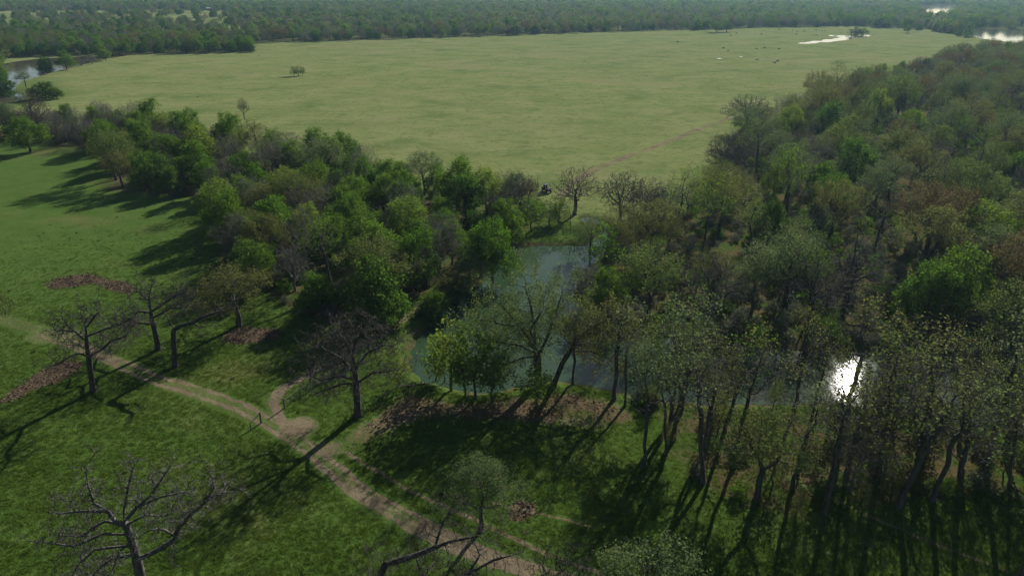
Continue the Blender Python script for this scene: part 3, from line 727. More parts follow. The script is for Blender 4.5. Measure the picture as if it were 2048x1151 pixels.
PR['grey_elm'] = [build_tree(160 + i, 13, 10.5, base=.25, natt=1300, gnarl=.2, up=.1, nl=8, top_flat=.55, twigs=4, twig_len=.9, trunk_r=.26, rtip=.016, bark='bark_twig', fork=.22, D=.5, kill=.8, maxn=4200, leaf='leaf_grey', nleaf=.28, leaf_size=.14, leaf_sig=.2) for i in range(3)]
PR['dense_tree'] = [build_tree(180 + i, 10.5, 11, base=.06, natt=1300, gnarl=.2, up=.05, nl=12, top_flat=.42, lobe=.24, twigs=2, twig_len=.5, trunk_r=.3, rtip=.015, leaf='leaf_dark', nleaf=4, leaf_size=.26, leaf_sig=.32, fork=.12, leaf_flat=.6, maxn=4000) for i in range(2)]
PR['round_tree'] = [variant(PR['dense_tree'][0], 'leaf_green')]
PR['slender_oak'] = [build_tree(200 + i, 17.5, 9.5, base=.5, natt=620, gnarl=.26, up=.05, nl=7, top_flat=.6, lean=(.05 * (i - 1), .06 - .05 * i), twigs=2, twig_len=.7, trunk_r=.22, rtip=.015, leaf='leaf_bud', nleaf=2, leaf_size=.16, leaf_sig=.3, gap=.56, fork=.48, bark='bark_slim') for i in range(4)]
PR['slender_sage'] = [variant(PR['slender_oak'][k], 'leaf_sage') for k in (0, 1, 3)]
PR['slender_green'] = [variant(PR['slender_oak'][k], 'leaf_green') for k in (1, 2)]
PR['sapling'] = [build_tree(220 + i, 8, 4.6, base=.25, natt=320, gnarl=.22, up=.08, nl=6, top_flat=.5, twigs=2, twig_len=.5, trunk_r=.11, rtip=.013, leaf='leaf_lime', nleaf=2, leaf_size=.2, leaf_sig=.3, fork=.28, D=.4, kill=.6, thick=.035, bark='bark_slim') for i in range(2)]
PR['green_sapling'] = [variant(PR['sapling'][k], 'leaf_green') for k in (0, 1)]
PR['bud_sapling'] = [variant(PR['sapling'][k], 'leaf_bud') for k in (0, 1)]
PR['shrub'] = [build_tree(240 + i, 3.4, 4.2, base=.1, natt=260, gnarl=.25, up=.05, nl=6, top_flat=.5, twigs=2, twig_len=.4, trunk_r=.06, rtip=.011, leaf='leaf_grey', nleaf=3, leaf_size=.17, leaf_sig=.2, fork=.2, D=.3, kill=.5, thick=.03, stems=4, bark='bark_slim') for i in range(2)]
PR['green_shrub'] = [variant(PR['shrub'][k], 'leaf_green') for k in (0, 1)]
KIND_TXT = {'bare_oak': 'leafless dark-limbed oak', 'budding_oak': 'olive-budding oak', 'rusty_oak': 'rust-tinted budding oak', 'sage_oak': 'grey-green oak', 'green_elm': 'fresh green elm',
    'lime_elm': 'bright lime-green elm', 'grey_elm': 'grey twiggy leafless elm', 'dense_tree': 'dense dark green tree', 'slender_oak': 'tall slender olive-budding oak', 'slender_sage': 'tall slender grey-green tree',
    'slender_green': 'tall slender fresh green tree', 'sapling': 'lime-green sapling', 'green_sapling': 'green sapling', 'bud_sapling': 'thin olive sapling', 'shrub': 'grey-green shrub', 'green_shrub': 'green shrub'}
OCC = []; MARK = []                                      # where trees stand already; landmarks to name neighbours by
def hero(kind, k, base_px, top_y, width_px, label, rz=None, name=None, group=None, leanz=None, mark=None):
    x, y = G(*base_px); z = Hs(x, y)
    e = plant(PR[kind][k], name or kind, x, y, max(1.5, height_to(x, y, top_y) - z), px_size(y, width_px), rz, label, group=group)
    if leanz: e.rotation_euler = (leanz[0], leanz[1], e.rotation_euler[2])
    OCC.append((x, y))
    if mark: MARK.append((x, y, mark))
    return e
for p in ((290, 1215), (187, 784), (317, 699), (350, 732), (716, 834), (905, 1290), (1077, 770), (1104, 776)): OCC.append(G(*p))

hero('budding_oak', 0, (479, 652), 520, 190, 'olive-budding oak over the dark leaf heap at the edge of the near pasture')
hero('sage_oak', 0, (963, 1064), 906, 165, 'small sage-green oak leaning over the grass beside the foot path', name='sage_oak')
hero('sage_oak', 1, (1290, 1330), 1062, 260, 'grey-green oak crown over the lower end of the dirt road', name='sage_oak')
hero('bare_oak', 1, (1120, 1290), 1085, 200, 'bare twiggy oak beside the arching-limbed oak over the dirt road')
hero('slender_sage', 1, (1286, 937), 672, 150, 'tall sparse grey-green oak standing alone on the lit grass below the pond bank', mark='the lone sparse oak')
hero('slender_oak', 3, (1145, 766), 590, 110, 'straight dark-trunked tree on the very lip of the pond bank')
hero('sapling', 0, (903, 782), 632, 105, 'yellow-green sapling with a white-footed stem on the pond bank')
hero('sapling', 1, (872, 752), 655, 60, 'slim lime sapling standing in the pond shallows')
hero('sapling', 0, (888, 756), 660, 55, 'thin lime sapling between two others at the pond edge')
hero('green_sapling', 1, (950, 800), 640, 105, 'leafy green sapling beside the largest oak on the pond bank')
hero('green_sapling', 0, (985, 806), 672, 90, 'dark green sapling in the shade of the largest pond oak')
hero('green_sapling', 0, (1075, 815), 735, 90, 'low olive young tree at the foot of the largest pond oak')
hero('sapling', 1, (798, 772), 688, 55, 'young yellow-green tree beside the broad leafless grey oak')
hero('round_tree', 0, (757, 650), 494, 150, 'big dense rounded green tree beside the dam track', mark='the round dam-side tree')
hero('green_elm', 1, (62, 306), 224, 84, 'round bright green elm standing alone before the tree belt', mark='the lone round elm')
hero('bare_oak', 2, (489, 238), 192, 26, 'small leafless tree alone in the pale pasture')
hero('budding_oak', 2, (-35, 705), 545, 150, 'olive-budding oak where the dirt road enters the near pasture')
hero('sage_oak', 1, (-75, 745), 560, 140, 'grey-green oak where the dirt road enters the near pasture')
hero('bare_oak', 0, (1042, 440), 334, 95, 'gnarled leafless oak by the parked buggy and the pale stones', mark='the gnarled buggy-side oak')
hero('bare_oak', 1, (1150, 428), 330, 115, 'leafless oak with a tall fan of limbs on the creek bank near the parked buggy')
hero('bare_oak', 2, (1240, 440), 333, 110, 'leafless oak on the creek bank where the field track meets the wood')
hero('bare_oak', 0, (1290, 440), 345, 95, 'second leafless oak on the creek bank along the wood')
hero('bare_oak', 1, (1375, 430), 365, 90, 'third leafless oak on the creek bank against the pale pasture', mark='the third creek-bank oak')
hero('bare_oak', 2, (1492, 262), 182, 100, 'dark wide leafless oak where the field track enters the wood', mark='the field-track oak')
hero('bare_oak', 0, (1450, 375), 272, 110, 'wide-limbed leafless oak at the pasture corner of the big wood', mark='the pasture-corner oak')
hero('bare_oak', 1, (1918, 128), 85, 66, 'leafless oak at the far tip of the big wood', mark='the oak at its far tip')
hero('lime_elm', 0, (1545, 400), 322, 55, 'bright lime tree shining among the dark oaks of the big wood', mark='the shining lime tree')
hero('lime_elm', 1, (1995, 352), 275, 85, 'bright yellow-green tree deep in the big wood', mark='the yellow-green tree')
hero('sage_oak', 0, (1500, 640), 468, 105, 'pale crowned tree in the middle of the big wood', name='sage_oak')
hero('slender_green', 1, (1615, 640), 470, 85, 'pale green flat-topped tree beside the pale crowned one', mark='the flat-topped pale tree')
hero('green_sapling', 1, (1208, 548), 430, 75, 'slim green tree on the pond bank by the creek mouth', mark='the creek-mouth tree')
hero('slender_oak', 1, (1140, 468), 395, 30, 'thin dark stem on the grassy bank at the head of the pond')
hero('green_elm', 3, (985, 560), 415, 100, 'green elm leaning over the head of the pond')
hero('slender_oak', 2, (2033, 1165), 830, 190, 'thick kinked trunk rising from the bright grass at the end of the grove', mark='the kinked trunk')
for i, (bx_, ty, w_) in enumerate(((588, 131, 16), (597, 130, 18), (606, 132, 17))):
    hero('sapling' if False else 'green_sapling', i % 2, (bx_, 153 - (i == 2)), ty, w_, 'small multi-stemmed green tree of the lone clump in the pale pasture', group='lone clump in the pale pasture')
for bx_, by_, ty, w_ in ((1432, 65, 42, 30), (1453, 64, 41, 28)):
    hero('green_elm', 0, (bx_, by_), ty, w_, 'green tree standing forward of the far tree line', group='trees forward of the far tree line')
for bx_, by_, ty, w_, kd in ((92, 141, 108, 34, 'dense_tree'), (133, 138, 99, 42, 'green_elm'), (164, 131, 106, 34, 'grey_elm'), (212, 121, 97, 26, 'lime_elm'), (185, 128, 108, 24, 'grey_elm')):
    hero(kd, 0, (bx_, by_), ty, w_, KIND_TXT[kd] + ' on the river bank by the pasture corner', group='trees on the river bank')
for bx_, by_, ty, w_, kd in ((52, 172, 140, 36, 'sage_oak'), (92, 196, 160, 62, 'dense_tree'), (8, 190, 140, 50, 'dense_tree'), (65, 232, 175, 60, 'bare_oak'), (20, 245, 200, 50, 'grey_elm'), (5, 165, 108, 36, 'green_elm'), (115, 198, 172, 30, 'green_elm')):
    hero(kd, 1, (bx_, by_), ty, w_, KIND_TXT[kd] + ' on the river bank near the pasture', group='trees on the near river bank')
for bx_, by_, ty, w_, kd in ((1712, 69, 52, 30, 'shrub'), (1725, 69, 54, 26, 'green_shrub'), (1815, 66, 48, 16, 'green_elm'), (1838, 61, 48, 16, 'dense_tree'), (1872, 63, 46, 22, 'dense_tree'), (1893, 64, 44, 26, 'dense_tree'), (1917, 72, 58, 16, 'dense_tree'), (1932, 75, 64, 14, 'green_shrub'), (1905, 60, 42, 20, 'green_elm'), (1855, 56, 36, 22, 'green_elm'), (1880, 54, 33, 24, 'green_elm'), (1830, 52, 30, 20, 'budding_oak')):
    hero(kd, 0, (bx_, by_), ty, w_, KIND_TXT[kd] + ' on the point between the far rivers', group='trees between the far rivers')

for kd, k, b_, ty, w_, lb in (
    ('green_elm', 0, (1012, 486), 392, 85, 'green elm at the corner of the pond head'), ('green_sapling', 0, (1062, 462), 388, 62, 'green sapling on the grassy bank by the gnarled leafless oak'),
    ('rusty_oak', 0, (1058, 424), 352, 48, 'small rusty-orange oak beside the parked buggy'), ('green_sapling', 1, (1098, 450), 396, 48, 'slim green sapling behind the head of the pond'), ('sapling', 0, (1118, 446), 392, 44, 'lime sapling by the fan-limbed leafless oak'),
    ('sage_oak', 0, (1180, 500), 425, 75, 'low sage tree where the creek runs into the pond'), ('grey_elm', 0, (1330, 445), 352, 80, 'grey twiggy elm among the leafless creek-bank oaks'),
    ('green_elm', 1, (868, 628), 578, 70, 'olive green tree overhanging the western pond bank by the dam track'), ('budding_oak', 1, (912, 600), 535, 105, 'budding oak overhanging the pond from the dam'), ('sage_oak', 1, (940, 585), 505, 85, 'sage tree overhanging the narrow arm of the pond'),
    ('green_elm', 2, (962, 552), 440, 90, 'green elm overhanging the narrow arm of the pond'), ('green_shrub', 0, (872, 640), 600, 52, 'green bush on the dam slope above the pond'),
    ('slender_sage', 0, (1228, 800), 570, 170, 'tall airy sage tree at the pond edge beside the leaning budding oak'), ('slender_oak', 0, (1250, 812), 640, 110, 'slender budding oak at the pond edge before the lit grass slope'),
    ('budding_oak', 3, (1340, 850), 640, 160, 'broad budding oak at the pond end of the grove'), ('green_sapling', 0, (930, 795), 690, 70, 'small green sapling between the lime saplings and the largest oak'), ('grey_elm', 2, (1180, 600), 520, 90, 'grey twiggy tree leaning from the big wood over the narrow pond arm'),
    ('green_elm', 0, (1215, 622), 530, 95, 'green tree at the tip of the big wood over the pond')):
    hero(kd, k, b_, ty, w_, lb)
# ------------------------------------------------------------------ woods: every tree an object
def scatter(poly, spacing, rng, avoid_water=2.0, tries=30, keep=None):
    P = np.array(poly); lo, hi = P.min(0), P.max(0)
    out = []; cell = {}
    n = int((hi - lo).prod() / spacing ** 2 * 6)
    C = rng.uniform(lo, hi, (n, 2)); C = C[inside(C[:, 0], C[:, 1], poly)]
    dm = np.full(len(C), 1e9)
    for w_ in (POND, CREEK_BED, RIVER_W, RIVER_E, RIVER_F): dm = np.minimum(dm, sdist(C[:, 0], C[:, 1], w_))
    dr = seg_dist(C[:, 0], C[:, 1], [tuple(p) for p in DAM_ROAD])
    C = C[(dm > avoid_water) & (dr > 4.2)]
    for c in C:
        sp = spacing(c[0], c[1]) if callable(spacing) else spacing
        k = (int(c[0] // 14), int(c[1] // 14)); ok = True
        for i in range(k[0] - 1, k[0] + 2):
            for j in range(k[1] - 1, k[1] + 2):
                for q in cell.get((i, j), ()):
                    if (q[0] - c[0]) ** 2 + (q[1] - c[1]) ** 2 < sp * sp: ok = False; break
        if ok: cell.setdefault(k, []).append(c); out.append(c)
    return np.array(out)
def in_frame(x, y, hh=16):
    for z in (0, hh):
        d = CAM_H - z; dep = y * CP + d * SP
        if dep <= 1: continue
        px, py = 1024 + FPX * x / dep, 575.5 + FPX * (d * CP - y * SP) / dep
        if -120 < px < 2168 and -10 < py < 1300: return True
    return False
COUNT = {}
def wood(pts, mix, place, group, hscale=1.0, edge_poly=None, edge_mix=None, hj=.18):
    kinds = list(mix); wts = np.array([mix[k] for k in kinds]); wts = wts / wts.sum()
    occ = np.array(OCC) if OCC else np.zeros((0, 2))
    d_edge = np.abs(sdist(pts[:, 0], pts[:, 1], edge_poly)) if edge_poly is not None else np.full(len(pts), 99.)
    d_pond = sdist(pts[:, 0], pts[:, 1], POND); d_lit = sdist(pts[:, 0], pts[:, 1], FIELD)
    rest = []
    for c, de, dp, dl in zip(pts, d_edge, d_pond, d_lit):
        if len(occ) and (np.hypot(occ[:, 0] - c[0], occ[:, 1] - c[1]) < 3.5).any(): continue
        if not in_frame(c[0], c[1]): continue
        k = kinds[RNG.choice(len(kinds), p=wts)]
        if edge_mix and de < 9 and RNG.uniform() < .7:
            ek = list(edge_mix); ew = np.array([edge_mix[q] for q in ek]); k = ek[RNG.choice(len(ek), p=ew / ew.sum())]
        if COUNT.get(k, 0) >= 290: rest.append(c); continue
        COUNT[k] = COUNT.get(k, 0) + 1
        protos = PR[k]; v = int(RNG.integers(len(protos))); o = protos[v]
        s = hscale * RNG.uniform(1 - hj, 1 + hj); sw = s * RNG.uniform(.88, 1.15)
        size = 'bigger ' if s > hscale * 1.08 else ('smaller ' if s < hscale * .92 else '')
        where = 'on the pond shore of ' if dp < 9 else ('on the pale pasture side of ' if dl < 9 else ('at the edge of ' if de < 9 else 'inside '))
        for mx_, my_, mk in MARK:
            if (mx_ - c[0]) ** 2 + (my_ - c[1]) ** 2 < 15 ** 2: where = 'next to ' + mk + ' in '; break
        lb = size + KIND_TXT[k] + ' ' + where + place
        if len(lb.split()) > 15: lb = KIND_TXT[k] + ' ' + where + place
        if len(lb.split()) > 16: lb = KIND_TXT[k] + ' ' + where.rsplit(' in ', 1)[0]
        e = plant(o, k, c[0], c[1], o.h * s, o.w * sw, None, lb, group=lb)
        e.rotation_euler = (RNG.normal(0, .07), RNG.normal(0, .07), e.rotation_euler[2])
    return rest
rg = np.random.default_rng(21)
pts = scatter(R_WOOD, 10.0, rg, 2.5)
pts = pts[np.argsort(np.hypot(pts[:, 0], pts[:, 1]))]
REST = []
near = np.hypot(pts[:, 0], pts[:, 1]) < 420
R_MIX = {'budding_oak': 26, 'slender_oak': 8, 'slender_sage': 9, 'sage_oak': 18, 'grey_elm': 8, 'bare_oak': 6, 'rusty_oak': 2, 'slender_green': 11, 'green_elm': 9, 'lime_elm': 3}
REST += wood(pts[near], R_MIX, 'the big wood', '', 1.1, R_WOOD, {'bare_oak': 4, 'budding_oak': 5, 'rusty_oak': 1, 'grey_elm': 2}, hj=.3)
far_pts = scatter(R_WOOD, 9.5, rg, 2.5); far_pts = far_pts[np.hypot(far_pts[:, 0], far_pts[:, 1]) >= 420]
R_FAR = {'budding_oak': 6, 'sage_oak': 4, 'grey_elm': 4, 'bare_oak': 3, 'rusty_oak': 2, 'green_elm': 4, 'dense_tree': 1}
REST += wood(far_pts, R_FAR, 'the far end of the big wood', '', 1.0, R_WOOD)
pts = scatter(L_WOOD, 7.4, rg, 2.0)
L_MIX = {'green_elm': 34, 'grey_elm': 20, 'budding_oak': 10, 'dense_tree': 6, 'lime_elm': 5, 'bare_oak': 4, 'slender_green': 5, 'sage_oak': 4}
REST += wood(pts, L_MIX, 'the middle wood', '', 1.03, L_WOOD, {'green_elm': 7, 'lime_elm': 2, 'grey_elm': 2, 'dense_tree': 1, 'budding_oak': 2}, hj=.28)
REST += wood(scatter(S_WOOD, 7.5, rg, 2), {'grey_elm': 8, 'green_elm': 4, 'bare_oak': 2, 'slender_green': 2}, 'the pasture tree belt', '', .95, S_WOOD)
pts = scatter(GROVE, 4.0, rg, .8); pts = pts[fbm(pts[:, 0], pts[:, 1], 9, 58) > .36]
REST += wood(pts, {'slender_oak': 7, 'slender_sage': 3, 'bare_oak': 1, 'slender_green': 1, 'grey_elm': 1.5, 'budding_oak': .5}, 'the pond-bank grove', '', 1.16, GROVE, hj=.26)
wood(scatter(GROVE, 4.6, rg, .6), {'bud_sapling': 4, 'green_shrub': 1, 'shrub': 2}, 'the pond-bank grove', '', .85, GROVE, hj=.35)
pts = scatter(W_WOOD, 9.0, rg, 3)
REST += wood(pts, {'green_elm': 8, 'dense_tree': 5, 'grey_elm': 6, 'budding_oak': 2}, 'the river-bend wood', '', 1.0, W_WOOD, {'dense_tree': 6, 'green_elm': 4})
FAR_EDGE = GP([(505, 85), (700, 81), (1000, 71), (1300, 61), (1500, 56), (1720, 52.5), (1720, 49), (1500, 52), (1300, 57), (1000, 67), (700, 76), (505, 80)])
pts = scatter(FAR_EDGE, 9.0, rg, 3)
REST += wood(pts, {'green_elm': 6, 'dense_tree': 5, 'sage_oak': 3, 'rusty_oak': 2, 'grey_elm': 4}, 'the far tree line', '', .95)
pts = scatter(PARKLAND, 13.5, rg, 3); pts = pts[fbm(pts[:, 0], pts[:, 1], 130, 33) * .8 + .2 * (1 - sstep(1000, 1300, pts[:, 1])) + RNG.uniform(-.16, .16, len(pts)) > .44]; pts = pts[np.array([in_frame(a, b) for a, b in pts])]; pts = pts[rg.permutation(len(pts))][:420]
REST += wood(pts, {'grey_elm': 4, 'dense_tree': 4, 'green_elm': 3, 'sage_oak': 2}, 'the distant parkland', '', 1.05)
# shrubs under the trees and along the pond bank
BANKS = []
for (a, b, n) in (((830, 700), (975, 545), 12), ((1160, 600), (1330, 662), 10), ((1330, 668), (1800, 696), 18), ((985, 800), (1050, 790), 3), ((1160, 778), (1330, 812), 12), ((830, 766), (1000, 796), 7), ((1050, 455), (1130, 440), 6), ((900, 590), (985, 500), 8)):
    for t in rg.uniform(0, 1, n):
        q = G(a[0] + (b[0] - a[0]) * t + rg.normal(0, 8), a[1] + (b[1] - a[1]) * t + rg.normal(0, 5)); BANKS.append(q)
BANKS = np.array(BANKS); sdp = sdist(BANKS[:, 0], BANKS[:, 1], POND); BANKS = BANKS[sdp > 0.4]
wood(BANKS, {'shrub': 3, 'green_shrub': 2}, 'the wooded pond banks', '', .85, hj=.3)


# ------------------------------------------------------------------ what nobody could count: far forest, undergrowth, grass
def scatter_group(coll):
    ng = bpy.data.node_groups.new('scatter_' + coll.name, 'GeometryNodeTree')
    ng.interface.new_socket('Geometry', in_out='INPUT', socket_type='NodeSocketGeometry'); ng.interface.new_socket('Geometry', in_out='OUTPUT', socket_type='NodeSocketGeometry')
    n = ng.nodes; l = ng.links
    gi = n.new('NodeGroupInput'); go = n.new('NodeGroupOutput')
    ci = n.new('GeometryNodeCollectionInfo'); ci.inputs['Collection'].default_value = coll; ci.inputs['Separate Children'].default_value = True; ci.inputs['Reset Children'].default_value = True
    ip = n.new('GeometryNodeInstanceOnPoints'); ip.inputs['Pick Instance'].default_value = True
    def at(nm, t):
        a = n.new('GeometryNodeInputNamedAttribute'); a.data_type = t; a.inputs['Name'].default_value = nm; return a.outputs['Attribute']
    l.new(gi.outputs[0], ip.inputs['Points']); l.new(ci.outputs[0], ip.inputs['Instance'])
    l.new(at('pick', 'INT'), ip.inputs['Instance Index']); l.new(at('rot', 'FLOAT_VECTOR'), ip.inputs['Rotation']); l.new(at('scl', 'FLOAT_VECTOR'), ip.inputs['Scale'])
    l.new(ip.outputs[0], go.inputs[0]); return ng
def stuff_instances(name, pts, meshes, scale, rng, weights=None, sv=.22):
    """One object of kind stuff that strews copies of the meshes over the points."""
    coll = bpy.data.collections.new(name + '_sources')
    for i, m_ in enumerate(meshes): coll.objects.link(bpy.data.objects.new('%02d_%s' % (i, name), m_))
    z = H(pts[:, 0], pts[:, 1]); n = len(pts)
    me = bpy.data.meshes.new(name); me.vertices.add(n); me.vertices.foreach_set('co', np.stack([pts[:, 0], pts[:, 1], z], 1).astype(np.float32).ravel())
    w = np.array(weights if weights is not None else [1] * len(meshes), float); pick = rng.choice(len(meshes), n, p=w / w.sum())
    a = me.attributes.new('pick', 'INT', 'POINT'); a.data.foreach_set('value', pick.astype(np.int32))
    rot = np.stack([rng.normal(0, .05, n), rng.normal(0, .05, n), rng.uniform(0, 6.283, n)], 1)
    a = me.attributes.new('rot', 'FLOAT_VECTOR', 'POINT'); a.data.foreach_set('vector', rot.astype(np.float32).ravel())
    s = scale * rng.uniform(1 - sv, 1 + sv, n); sc = np.stack([s * rng.uniform(.9, 1.15, n)] * 2 + [s], 1)
    a = me.attributes.new('scl', 'FLOAT_VECTOR', 'POINT'); a.data.foreach_set('vector', sc.astype(np.float32).ravel())
    o = link_mesh(name, me, kind='stuff'); md = o.modifiers.new('scatter', 'NODES'); md.node_group = scatter_group(coll); return o
def far_tree(seed, h, w, leaf, n, size, base=.05, bark='bark_slim'):
    """A lighter tree for the distance: trunk, a few limbs, big leaf sprays; one mesh."""
    rng = np.random.default_rng(seed)
    C = lobe_points(rng, n, h, w, base, 10, .62, 1.0, .27)
    V, F = leaf_quads(C, size, rng, .4, 1.3)
    lines = [([(0, 0, -.5), (0, 0, h * .3)], -1)]; P, par = seeds_from(lines, 1.0)
    pos, par = colonize(P, par, lobe_points(rng, 60, h, w, base, 8, .5), 1.0, 1.6, rng, .2)
    r, k, t = radii(par, .05, .3); V0, F0 = tubes(pos, par, r, np.ones(len(pos), bool), 4)
    return mesh_np('far_tree', np.vstack([V0, V]), [F0, F + len(V0)], [M[bark], M[leaf]], [0, 1])
rf = np.random.default_rng(5)
FAR_MESH = [far_tree(300, 13, 13, 'leaf_green', 1000, .8), far_tree(301, 12, 13, 'leaf_dark', 1000, .8), far_tree(302, 13, 13, 'leaf_sage', 850, .75), far_tree(303, 12, 13, 'leaf_grey', 650, .6), far_tree(304, 12, 12, 'leaf_rust', 520, .6), far_tree(305, 14, 13, 'leaf_bud', 800, .7)]
def far_points(n, ymin, ymax, half):
    y = np.sqrt(rf.uniform(ymin ** 2, ymax ** 2, n)); x = rf.uniform(-1, 1, n) * half * y
    return np.stack([x, y], 1)
C = far_points(42000, 560, 3300, .84)
keep = np.ones(len(C), bool)
for poly, m_ in ((FIELD, 2), (W_WOOD, 3), (PARKLAND, 0), (RIVER_W, 4), (RIVER_E, 5), (RIVER_F, 8), (R_WOOD, 3), (FAR_EDGE, 2), (GP([(470, 44), (470, 36), (620, 33), (640, 40)]), 0)):
    keep &= sdist(C[:, 0], C[:, 1], poly) > m_
px = 1024 + FPX * C[:, 0] / (C[:, 1] * CP + CAM_H * SP)
near_ok = (C[:, 1] > 760) | (px < 60) | (px > 1990)
keep &= near_ok
keep &= ~((px > 1905) & (C[:, 1] < 860) & (px < 2300)) 
C = C[keep]
tone = fbm(C[:, 0], C[:, 1], 260, 8)
brown = tone > .54
stuff_instances('forest', C[~brown], FAR_MESH, 1.0, rf, [6, 6, 5, 4, .5, 2], .34)
stuff_instances('forest', C[brown], FAR_MESH, .98, rf, [3, 2, 4, 4, 4, 2], .34)
if REST: stuff_instances('forest', np.array(REST), FAR_MESH, 1.0, rf)
# undergrowth beneath the woods
U = np.vstack([scatter(R_WOOD, 3.6, rf, 1.5), scatter(L_WOOD, 4.0, rf, 1.5), scatter(S_WOOD, 4.5, rf, 1.5)])
U = U[np.hypot(U[:, 0], U[:, 1]) < 460]; U = U[fbm(U[:, 0], U[:, 1], 20, 44) > .36]
stuff_instances('undergrowth', U, [PR['shrub'][0].crown, PR['shrub'][1].crown, PR['green_shrub'][0].crown, PR['green_sapling'][1].crown], .8, rf, [6, 6, 4, 1], .4)
def tuft_mesh(seed, n, rad, hh):
    rng = np.random.default_rng(seed); a = rng.uniform(0, 6.283, n); rr = rad * rng.uniform(0, 1, n) ** .7
    c = np.stack([rr * np.cos(a), rr * np.sin(a), np.full(n, -.03)], 1); b = rng.uniform(0, 6.283, n); w_ = .035
    s = np.stack([np.cos(b) * w_, np.sin(b) * w_, np.zeros(n)], 1); tip = c + np.stack([np.cos(a) * .1, np.sin(a) * .1, hh * rng.uniform(.5, 1.2, n)], 1) + rng.normal(0, .05, (n, 3))
    V = np.stack([c - s, c + s, tip], 1).reshape(-1, 3); return mesh_np('tuft', V, [np.arange(3 * n).reshape(n, 3)], [M['tuft']])
T = np.stack([rf.uniform(-150, 110, 330000), 44 + 190 * rf.uniform(0, 1, 330000) ** 1.45], 1)
T = T[rf.uniform(0, 1, len(T)) < 1 - sstep(105, 225, np.hypot(T[:, 0], T[:, 1]))]
T = T[[bool(abs(a) < b * .82 + 12) for a, b in T]]
dd, ll, ff, ww = ground_masks(T[:, 0], T[:, 1])
ok = (dd < .4) & (ll < .5) & (ww * .8 < rf.uniform(0, 1, len(T))) & (np.minimum(sdist(T[:, 0], T[:, 1], POND), 50) > 1.5) & (seg_dist(T[:, 0], T[:, 1], [tuple(p) for p in ROAD]) > 1.9)
stuff_instances('grass', T[ok], [tuft_mesh(1, 26, .28, .13), tuft_mesh(2, 20, .2, .18), tuft_mesh(3, 34, .4, .1)], 1.0, rf, None, .4)
W_ = np.vstack([scatter(FIELD, 26, rf, 4)[:150], np.stack([rf.uniform(-130, -20, 160), rf.uniform(60, 230, 160)], 1)])
W_ = W_[(sdist(W_[:, 0], W_[:, 1], L_WOOD) > 4) & (seg_dist(W_[:, 0], W_[:, 1], [tuple(p) for p in ROAD]) > 3)]
M['weed'] = leaf_material('dark_weed', ((0.03, 0.045, 0.015), (0.036, 0.05, 0.016), (0.035, 0.036, 0.018), (0.05, 0.06, 0.02)), 0.3)
def weed_mesh(seed):
    t_ = tuft_mesh(seed, 90, .5, .4); t_.materials[0] = M['weed']; return t_
stuff_instances('weeds', W_, [weed_mesh(11), weed_mesh(12)], .55, rf, None, .5)
# dead leaves heaped in the brown patches and along the bank
def litter_mesh(seed):
    rng = np.random.default_rng(seed); c = rng.normal(0, .36, (22, 3)); c[:, 2] = rng.uniform(0, .1, 22); V, F = leaf_quads(c, .15, rng, .8); return mesh_np('litter', V, [F], [M['litterbits']])
Lp = []
for p in PATCHES: Lp.append(scatter(p, .6, rf, .5))
bl = scatter(BANK_LITTER, 1.1, rf, .4); Lp.append(bl[fbm(bl[:, 0], bl[:, 1], 6, 12) > .56])
stuff_instances('leaf_litter', np.vstack(Lp), [litter_mesh(k) for k in range(3)], 1.0, rf, None, .4)

# ------------------------------------------------------------------ fence, gate posts, buggy, cattle, barn, stones
def bm_obj(name, bm, mat, parent=None, smooth=False):
    me = bpy.data.meshes.new(name); bm.to_mesh(me); bm.free(); me.materials.append(mat)
    if smooth: me.polygons.foreach_set('use_smooth', np.ones(len(me.polygons), bool))
    return link_mesh(name, me, parent)
def bm_box(bm, c, s, rot=None, bev=0.0):
    r = bmesh.ops.create_cube(bm, size=1.0); vs = r['verts']
    bmesh.ops.scale(bm, vec=s, verts=vs)
    if bev: bmesh.ops.bevel(bm, geom=list({e for v in vs for e in v.link_edges}), offset=bev, segments=2, affect='EDGES', profile=.6); vs = [v for v in bm.verts if v.is_valid and v.tag is False]
    return vs
def box(name, c, s, mat, parent, rot=(0, 0, 0), bev=.02):
    bm = bmesh.new(); bmesh.ops.create_cube(bm, size=1.0); bmesh.ops.scale(bm, vec=s, verts=bm.verts)
    if bev: bmesh.ops.bevel(bm, geom=bm.edges[:], offset=bev, segments=2, affect='EDGES', profile=.6)
    o = bm_obj(name, bm, mat, parent); o.location = c; o.rotation_euler = rot; return o
def rod(bm, a, b, r, k=6, r2=None):
    a, b = Vector(a), Vector(b); d = b - a
    m_ = Matrix.Translation((a + b) / 2) @ d.to_track_quat('Z', 'Y').to_matrix().to_4x4()
    bmesh.ops.create_cone(bm, cap_ends=True, segments=k, radius1=r, radius2=r if r2 is None else r2, depth=d.length, matrix=m_)
def post(bm, x, y, z, hh, r):                            # a rough round post, a little tapered and skewed at the top
    tx, ty = random.gauss(0, .03), random.gauss(0, .03)
    rod(bm, (x, y, z - .4), (x + tx * .5, y + ty * .5, z + hh * .55), r * 1.05, 8, r); rod(bm, (x + tx * .5, y + ty * .5, z + hh * .55), (x + tx, y + ty, z + hh), r, 8, r * .9)
FR = resample(np.array(GP([(570, 818), (585, 807), (620, 785), (660, 762), (696, 742)])), .05)[0]
fence = empty('rail_fence', (FR[0][0], FR[0][1], Hs(*FR[0]))); fo = fence.location
tag(fence, 'weathered wooden rail fence running from the gravelled junction up the dam track', 'fence')
L_ = np.linalg.norm(FR[-1] - FR[0]); npost = max(4, int(L_ / 2.4)); ip = np.linspace(0, len(FR) - 1, npost).astype(int)
pz = [Hs(*FR[i]) for i in ip]
